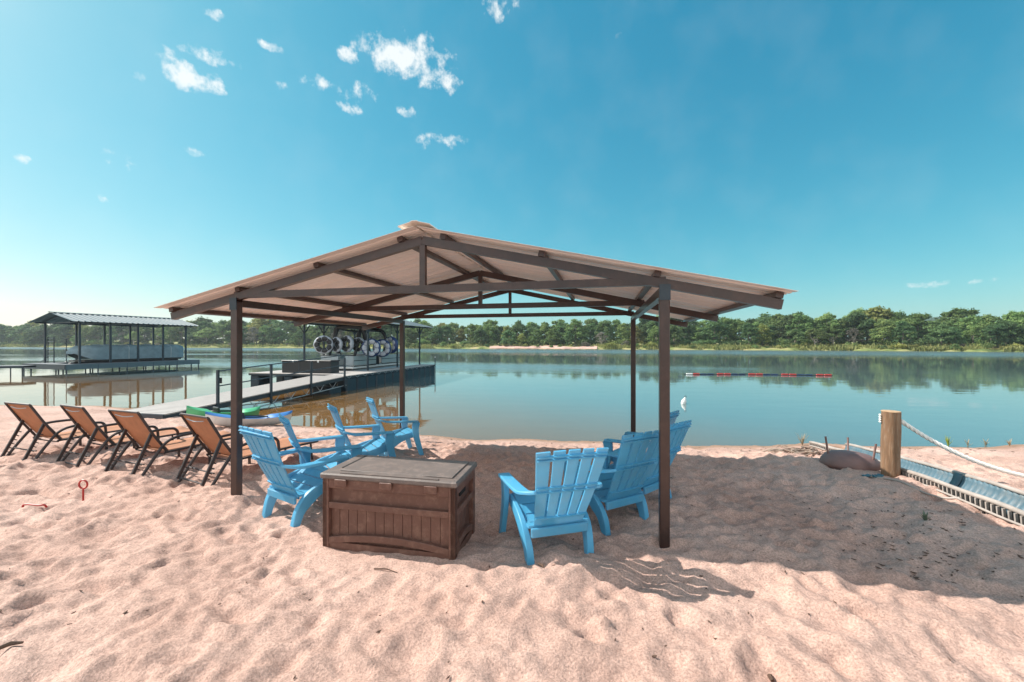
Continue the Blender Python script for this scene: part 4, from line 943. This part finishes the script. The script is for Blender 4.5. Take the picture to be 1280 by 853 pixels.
for y_, tp_, wd_2 in ((-1.9, 3.02, .15), (.9, 2.88, .13)):
    pth = smooth_path([(-1.18, y_ + (.5 if y_ < 0 else -.3), 1.22), (-1.16, y_, 2.2), (-1.0, y_ - .1, tp_ - .15), (-.6, y_ - .12, tp_), (.6, y_ - .12, tp_), (1.0, y_ - .1, tp_ - .15), (1.16, y_, 2.2), (1.18, y_ + (.5 if y_ < 0 else -.3), 1.22)], 5)
    MB().tube(pth, wd_2, 8).build('tower_arch', M['black'], tb, smooth=True, angle=180)
for x in (-.9, .9): MB().tube([(x, -2.0, 2.88), (x, .82, 2.76)], .06, 8).build('tower_rail', M['black'], tb, smooth=True)
rows = [[(x, y_, 2.95 + .06 * (1 - x * x)) for x in (-.95, -.5, 0, .5, .95)] for y_ in (-1.9, -.5, .85)]
MB().grid(rows).build('bimini_top', M['black'], tb, smooth=True, angle=180, solid=.03)
MB().box((1.0, .2, 3.06), (.28, .30, .14), bev=.04).build('tower_light', M['red'], tb, smooth=True)
MB().box((0, 3.75, .55), (.45, .5, .95), bev=.1).build('outboard_motor', M['black'], tb, smooth=True)

# towable tubes hanging round the slip
def make_tube(outer, inner, label='x'):
    t = thing('towable_tube', label, 'tube'); nn = 28; R0, r0 = .36, .155
    ring = [(R0 * math.cos(2 * math.pi * k / nn), R0 * math.sin(2 * math.pi * k / nn)) for k in range(nn)]
    o = MB().tube([(x, 0, y) for x, y in ring], [r0 * (1 + .03 * (-1) ** k) for k in range(nn)], 12, True).build('ring', outer, t, smooth=True, angle=180)
    w_ = MB()
    for k in range(7):
        a0, a1 = R(k * 51.43 + 1), R(k * 51.43 + 49); rows = []
        for j in range(6):
            a = lerp(a0, a1, j / 5); zig = 26 * math.sin(j / 5 * math.pi)
            rows.append([((R0 + (r0 + .008) * math.cos(b_)) * math.cos(a), -(r0 + .008) * math.sin(b_), (R0 + (r0 + .008) * math.cos(b_)) * math.sin(a)) for b_ in [R(76 - zig + (100 + zig) * q / 9) for q in range(10)]])
        w_.grid(rows)
    w_.build('panel', inner, t, smooth=True, angle=180, solid=.006)
    for k in range(4):
        a = R(45 + 90 * k); MB().tube([(.40 * math.cos(a) - .06 * math.sin(a), -.16, .40 * math.sin(a) + .06 * math.cos(a)), (.42 * math.cos(a), -.20, .42 * math.sin(a)), (.40 * math.cos(a) + .06 * math.sin(a), -.16, .40 * math.sin(a) - .06 * math.cos(a))], .015, 6).build('handle', M['black'], t, smooth=True)
    MB().tube([(0, 0, .50), (0, 0.01, 1.15)], .012, 6).build('strap', M['black'], t)
    return t
t0 = make_tube(M['tubewhite'], M['black']); t1 = make_tube(M['tubeblue'], M['tubewhite'])
TB_ = [(404.5, 431, 20.5, 16, .92, 'white and black towable tube at the outer left end of the hanging row'), (420.5, 431, 20.8, -25, .78, 'second white and black towable tube from the left of the hanging row'), (434, 430, 21.0, -30, .88, 'third white and black hanging tube, just left of the tower leg'),
       (448, 431, 21.3, -5, .76, 'white and black hanging tube inside the tower arch'), (464, 435, 21.0, 8, .96, 'blue and white towable tube just right of the near canopy post'),
       (477.5, 435.5, 21.9, 12, .96, 'blue and white towable tube between its two blue neighbours right of the canopy post'), (489, 431.5, 22.6, -30, .96, 'blue and white towable tube next to the rear left pavilion post')]
for i, (a, b_, Y, rz, s_, lb) in enumerate(TB_):
    o = t0 if i == 0 else t1 if i == 4 else copy_tree(t0 if i < 4 else t1); o.location = ((a - CX) / F * Y, Y, EYE - (b_ - HY) / F * Y); o.rotation_euler = (0, 0, R(rz)); o.scale = (s_, s_, s_); tag(o, lb, 'tube', 'towable tubes hanging at the slip')

# ------------------------------------------------------------------ left boathouse
LK = .83; LZ = EYE * (1 - LK)          # the boathouse stands at 27-33 m, its deck 0.65 m over the water
LA = .33; LO = Vector((-36 * LK, 33.3 * LK, LZ)); cl, sl_ = math.cos(-LA), math.sin(-LA)
bo = thing('boathouse', 'open boathouse on a fixed dock with dark posts and a blue grey metal roof', 'boathouse', LO, -LA)
DZ = -.04
d_ = MB(); k = -1.1
while k < 9.0: d_.box((1.75 - 1.1 - .6, k + .07, DZ - .016), (1.1, .134, .03)); d_.box((-5.05, k + .07, DZ - .016), (1.1, .134, .03)); k += .14
k = -4.48
while k < -.55: d_.box((k + .07, -.55, DZ - .020), (.134, 1.1, .03)); k += .14
d_.build('deck', M['greydeck'], bo)
for a, b_ in (((.62, -1.1), (.62, 9.0)), ((-.53, 0), (-.53, 9.0)), ((-4.47, 0), (-4.47, 9.0)), ((-5.63, -1.1), (-5.63, 9.0)), ((-5.6, -1.13), (.6, -1.13))):
    MB().bar((*a, DZ - .23), (*b_, DZ - .23), .05, .40).build('fascia', M['tealroof'] if a[0] == .62 else M['dksteel'], bo)
for x in (.60, -.5, -4.5, -5.6):
    for y_ in (-1.05, .9, 2.9, 4.9, 6.9, 8.9): MB().tube([(x, y_, -1.4), (x, y_, DZ - .05)], .05, 8).build('piling', M['dksteel'], bo, smooth=True)
for x in (0, -5.05):
    for k in range(5): MB().box((x, k * 2.015, (DZ + 3.42) / 2), (.13, .13, 3.42 - DZ)).build('post', M['dksteel'], bo)
for x in (0, -5.05): MB().bar((x, -.6, 3.44), (x, 8.7, 3.44), .10, .12).build('eave_beam', M['dksteel'], bo)
for k in range(5):
    tr = MB().bar((-5.4, k * 2.015, 3.42), (.35, k * 2.015, 3.42), .06, .08).build('truss', M['dksteel'], bo)
    for sgn in (-1, 1): MB().bar((-2.52, k * 2.015, 4.14), (-2.52 + sgn * 3.2, k * 2.015, 3.40), .06, .08).build('rafter', M['dksteel'], tr)
prof = []; y_ = -.75
while y_ < 8.85: prof += [(y_, 0), (y_ + .26, 0), (y_ + .30, .045), (y_ + .36, .045)]; y_ += .40
for sgn in (-1, 1): MB().grid([[(-2.52 + sgn * dd, yy, 4.24 - .235 * dd + hz) for yy, hz in prof] for dd in (.01, 1.6, 3.35)]).build('roof_panel', M['tealroof'], bo, solid=.004)
MB().grid([[(-2.52 + dx, y_, 4.27 + dz) for y_ in (-.78, 8.9)] for dx, dz in ((-.25, .0), (0, .06), (.25, .0))]).build('ridge_cap', M['tealroof'], bo, solid=.004)
bo.scale = (LK,) * 3

cb = thing('covered_boat', 'pontoon boat under a grey blue cover moored inside the boathouse', 'boat', LO + LK * Vector((-2.5 * cl - 4.6 * sl_, -2.5 * sl_ + 4.6 * cl, WATER)), -LA); cb.scale = (LK,) * 3
L2 = 4.1
rows = []
for i in range(34):
    u = -1 + 2 * i / 33; y_ = u * L2
    nose = max(0, (-u - .72) / .28); w_ = 1.28 * (1 - .55 * nose ** 2) * (1 - .12 * max(0, (u - .9) / .1)); top = 1.92 - .42 * nose ** 1.6 + .05 * math.sin(i * .9); lo = .62 + .55 * nose ** 1.4
    row = []
    for k in range(21):
        a = -1 + 2 * k / 20; s_ = abs(a)
        if s_ > .55: x = math.copysign(w_ * (1 + .015 * math.sin(i * 1.7 + k)), a); z = lerp(lo, top - .12, (1 - s_) / .45)
        else: x = a / .55 * w_ * .985; z = top - .12 * (s_ / .55) ** 3 + .03 * math.sin(i * 1.1 + k * .8)
        row.append((x, y_, z))
    rows.append(row)
def cap_row(r_, dy): return [(x * .02, y_ + dy, lerp(z, 1.0, .3)) for x, y_, z in r_]
MB().grid([cap_row(rows[0], -.0)] + rows + [cap_row(rows[-1], .0)]).build('cover', M['cover'], cb, smooth=True, angle=60)
for x in (-.9, .9): MB().lathe([(.02, -4.1), (.2, -3.7), (.32, -3.1), (.33, 3.6), (.02, 3.7)], 14, (x, 0, .16), Matrix.Rotation(-math.pi / 2, 3, 'X')).build('pontoon', M['coverdark'], cb, smooth=True, angle=40)
MB().box((0, 0, .53), (2.4, 7.4, .14), bev=.03).build('deck', M['coverdark'], cb)
MB().box((0, 4.3, .85), (.45, .5, .9), bev=.1).build('outboard_motor', M['black'], cb, smooth=True)
for i in (7, 14, 22, 28): MB().tube([(x * 1.012, y_, z + .01) for x, y_, z in rows[i][::1]], .012, 5).build('tie_strap', M['white'] if i in (14, 28) else M['cover'], cb, smooth=True)
ld = thing('ladder', 'tall dark step ladder frame standing on the near end of the boathouse dock', 'ladder', LO + LK * Vector((-4.9 * cl - .3 * sl_, -4.9 * sl_ + .3 * cl, DZ)), -LA + .35); ld.scale = (LK,) * 3
for x in (-.26, .26): MB().tube([(x, 0, 0), (x, .0, 2.3)], .035, 8).build('side_rail', M['dksteel'], ld, smooth=True)
for k in range(7): MB().bar((-.23, 0, .35 + k * .3), (.23, 0, .35 + k * .3), .07, .035).build('rung', M['galv'], ld)
for x in (-.26, .26): MB().tube([(x, 0, .5), (x * 2.4, -.3, 0.02)], .025, 6).build('foot', M['dksteel'], ld, smooth=True)
pp_ = thing('dock_pole', 'thin upright dark pole on the boathouse dock beside the ladder', 'pole', LO + LK * Vector((-4.95 * cl - 1.3 * sl_, -4.95 * sl_ + 1.3 * cl, DZ)), 0); pp_.scale = (LK,) * 3
MB().tube([(0, 0, -.5), (0, 0, 2.1)], .03, 8).build('shaft', M['dksteel'], pp_, smooth=True); MB().lathe([(.12, -.03), (.10, .02), (.04, .06)], 10).build('base', M['dksteel'], pp_)
wk = thing('walkway', 'narrow grey walkway on thin legs running left from the boathouse dock', 'walkway', (-37.6 * LK, 31.2 * LK, LZ), math.atan2(-3.4, -11.5)); wk.scale = (LK,) * 3
m_ = MB(); k = 0
while k < 16: m_.box((k + .07, 0, DZ - .03), (.134, 1.15, .03)); k += .14
m_.build('deck', M['greydeck'], wk)
for s_ in (-1, 1): MB().bar((0, s_ * .56, DZ - .12), (16, s_ * .56, DZ - .12), .05, .14).build('side_beam', M['dksteel'], wk)
for k in range(6):
    for s_ in (-1, 1): MB().tube([(.8 + k * 3, s_ * .5, -1.4), (.8 + k * 3, s_ * .5, DZ - .1)], .035, 6).build('leg', M['dksteel'], wk, smooth=True)

# ------------------------------------------------------------------ swim line and buoy
slp = []
for k in range(60): slp.append((lerp(11.3, 20.3, k / 59), lerp(26.3, 25.3, k / 59) + .25 * math.sin(k / 59 * 3), WATER + .02))
sw = thing('swim_line', 'floating line of red and blue foam floats on the lake', 'swim line')
MB().tube(slp, .02, 5).build('cable', M['dksteel'], sw)
for k in range(18):
    a = Vector(slp[int(k * 3.25) + 1]); b_ = Vector(slp[min(59, int(k * 3.25) + 4)]); b_ = a.lerp(b_, .9); z_ = Vector((0, 0, .03))
    grp = (k // 2) % 2
    MB().tube([a + z_, a.lerp(b_, .05) + z_, a.lerp(b_, .95) + z_, b_ + z_], [.03, .055, .055, .03] if grp == 0 or k == 0 else [.015, .032, .032, .015], 8).build('float', M['white'] if k == 0 else (M['red'] if grp == 0 else M['tubeblue']), sw, smooth=True)
by = thing('buoy', 'small white marker buoy floating on the lake right of the pavilion', 'buoy', ((854 - CX) / F * 13.6, 13.6, WATER)); by.rotation_euler = (.0, .3, 0)
MB().lathe([(.0, -.10), (.06, -.06), (.085, .03), (.075, .12), (.035, .19), (.02, .23), (0, .235)], 14).build('body', M['white'], by, smooth=True); MB().tube([(.03 * math.cos(R(a)), 0, .25 + .03 * math.sin(R(a))) for a in range(0, 360, 30)], .008, 6, True).build('ring', M['black'], by)

# ------------------------------------------------------------------ light, sky, camera
SUN = Vector((-1.03, .29, 1.0)).normalized(); EL = math.asin(SUN.z); AZ = math.atan2(SUN.x, SUN.y)
sl = bpy.data.lights.new('sun', 'SUN'); sl.energy = 4.7; sl.angle = R(.5); sl.color = (1.0, .93, .84)
so = bpy.data.objects.new('sun', sl); COL.objects.link(so); so.rotation_euler = SUN.to_track_quat('Z', 'Y').to_euler(); so.location = (-20, 8, 25)
W = bpy.data.worlds.new('World'); scene.world = W; W.use_nodes = True; N = W.node_tree.nodes; L = W.node_tree.links; bg = N['Background']
sky = N.new('ShaderNodeTexSky'); sky.sky_type = 'NISHITA'; sky.sun_disc = False; sky.sun_elevation = EL; sky.sun_rotation = AZ
sky.air_density = 1.0; sky.dust_density = .8; sky.ozone_density = 1.0
STR = .12; SKYGAIN = .66
tc = N.new('ShaderNodeTexCoord'); sx = N.new('ShaderNodeSeparateXYZ'); L.new(tc.outputs['Generated'], sx.inputs[0])
def mth(op, a, b_=None, c=None):
    n = N.new('ShaderNodeMath'); n.operation = op
    for i, q in enumerate((a, b_, c)):
        if q is None: continue
        if isinstance(q, (int, float)): n.inputs[i].default_value = q
        else: L.new(q, n.inputs[i])
    return n.outputs[0]
# colour response of the hazy teal sky: per-channel gain and contrast on the Nishita radiance
sc_ = N.new('ShaderNodeSeparateColor'); L.new(sky.outputs[0], sc_.inputs[0]); cc_ = N.new('ShaderNodeCombineColor')
for i, (g_, p_) in enumerate(((.86, 1.58), (.97, .76), (.92, .62))):
    L.new(mth('MULTIPLY', mth('POWER', mth('MULTIPLY', sc_.outputs[i], STR), p_), g_ * SKYGAIN / STR), cc_.inputs[i])
az = mth('ARCTAN2', sx.outputs['X'], sx.outputs['Y']); el = mth('ARCSINE', sx.outputs['Z'])
cb_ = N.new('ShaderNodeCombineXYZ'); L.new(az, cb_.inputs[0]); L.new(el, cb_.inputs[1])
nz = N.new('ShaderNodeTexNoise'); nz.inputs['Scale'].default_value = 24; nz.inputs['Detail'].default_value = 9; nz.inputs['Roughness'].default_value = .62; L.new(cb_.outputs[0], nz.inputs['Vector'])
nz2 = N.new('ShaderNodeTexNoise'); nz2.inputs['Scale'].default_value = 9; nz2.inputs['Detail'].default_value = 4; L.new(cb_.outputs[0], nz2.inputs['Vector'])
CL = [(508, 73, 44, 22, 1.0), (545, 92, 24, 17, .9), (240, 98, 30, 13, 1.0), (205, 69, 13, 9, .85), (262, 70, 24, 10, .75), (436, 70, 13, 8, .9), (446, 118, 20, 12, .85), (443, 135, 18, 7, .75), (397, 104, 18, 8, .7), (292, 82, 14, 6, .65), (548, 177, 26, 9, .6), (509, 141, 10, 7, .6),
      (625, 10, 20, 14, .75), (170, 95, 12, 8, .5), (150, 200, 22, 14, .45), (248, 193, 13, 6, .5), (350, 62, 22, 6, .45), (270, 17, 14, 8, .5), (345, 104, 16, 8, .45), (130, 247, 10, 6, .4), (30, 200, 12, 6, .4), (770, 46, 18, 5, .35), (1190, 353, 70, 5, .38)]
acc = None
for px, py, rx, ry, am in CL:
    a0 = math.atan((px - CX) / F); e0 = math.atan((HY - py) / F * math.cos(a0)); ca_ = math.cos(a0)
    ra = rx / F * ca_ ** 2 * 1.45; re = ry / F * ca_ * math.cos(e0) ** 2 * 1.45
    u = mth('MULTIPLY', mth('SUBTRACT', az, a0), 1 / ra); v = mth('MULTIPLY', mth('SUBTRACT', el, e0), 1 / re)
    q = mth('SUBTRACT', am, mth('ADD', mth('MULTIPLY', u, u), mth('MULTIPLY', v, v)))
    q = mth('MAXIMUM', q, -1.2); acc = q if acc is None else mth('MAXIMUM', acc, q)
dens = mth('MULTIPLY_ADD', mth('SUBTRACT', nz.outputs['Fac'], .52), 5.6, acc)
mr = N.new('ShaderNodeMapRange'); mr.interpolation_type = 'SMOOTHSTEP'; mr.inputs['From Min'].default_value = -.05; mr.inputs['From Max'].default_value = 1.3; mr.inputs['To Max'].default_value = .88; L.new(dens, mr.inputs['Value'])
# thin high veil
veil = N.new('ShaderNodeMapRange'); veil.inputs['From Min'].default_value = .45; veil.inputs['From Max'].default_value = .8; veil.inputs['To Max'].default_value = .05; L.new(nz2.outputs['Fac'], veil.inputs['Value'])
cv = mth('MAXIMUM', mr.outputs[0], veil.outputs[0])
mx = N.new('ShaderNodeMix'); mx.data_type = 'RGBA'; mx.inputs['B'].default_value = (5.6, 5.75, 5.7, 1); L.new(cv, mx.inputs['Factor']); L.new(cc_.outputs[0], mx.inputs['A'])
# unseen bright cloud behind the camera, added as warm fill for the shade
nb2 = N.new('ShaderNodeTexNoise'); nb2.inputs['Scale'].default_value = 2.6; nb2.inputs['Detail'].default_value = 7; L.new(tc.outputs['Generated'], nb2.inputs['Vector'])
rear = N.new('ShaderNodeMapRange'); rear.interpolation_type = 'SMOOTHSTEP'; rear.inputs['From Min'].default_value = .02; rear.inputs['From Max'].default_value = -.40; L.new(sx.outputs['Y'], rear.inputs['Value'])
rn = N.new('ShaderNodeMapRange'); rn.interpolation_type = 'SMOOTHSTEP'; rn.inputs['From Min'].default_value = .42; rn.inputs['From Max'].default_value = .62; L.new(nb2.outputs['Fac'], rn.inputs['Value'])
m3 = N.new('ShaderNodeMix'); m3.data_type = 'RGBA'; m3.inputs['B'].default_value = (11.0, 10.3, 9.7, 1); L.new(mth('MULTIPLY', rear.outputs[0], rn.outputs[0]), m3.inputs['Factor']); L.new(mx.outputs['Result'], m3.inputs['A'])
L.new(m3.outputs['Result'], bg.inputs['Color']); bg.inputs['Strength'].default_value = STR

# the air over the lake
hz_ = MB().box((0, 330, 24.5), (2300, 1400, 53)).build('haze', None)
hmt = bpy.data.materials.new('lake_haze'); hmt.use_nodes = True; hn = hmt.node_tree.nodes; hn.remove(hn['Principled BSDF'])
pv = hn.new('ShaderNodeVolumePrincipled'); pv.inputs['Color'].default_value = (.82, .92, 1.0, 1); pv.inputs['Density'].default_value = HAZE; pv.inputs['Anisotropy'].default_value = .2
hmt.node_tree.links.new(pv.outputs[0], hn['Material Output'].inputs['Volume']); hz_.data.materials.append(hmt); tag(hz_, kind='stuff')
cam = bpy.data.cameras.new('camera'); co = bpy.data.objects.new('camera', cam); COL.objects.link(co)
co.location = (0, 0, EYE); co.rotation_euler = (math.pi / 2, 0, 0); cam.sensor_width = 36; cam.lens = F / 1280 * 36; cam.shift_y = (HY - 426.5) / 1280; cam.clip_start = .05; cam.clip_end = 6000
scene.camera = co
vs = scene.view_settings; vs.view_transform = 'Standard'; vs.look = 'None'; vs.exposure = .64; vs.gamma = 1; vs.use_curve_mapping = False
scene.cycles.max_bounces = 8; scene.cycles.diffuse_bounces = 4; scene.cycles.transparent_max_bounces = 8; scene.cycles.caustics_reflective = False; scene.cycles.caustics_refractive = False
scene.cycles.use_adaptive_sampling = True
try: scene.cycles.use_denoising = True
except Exception: pass
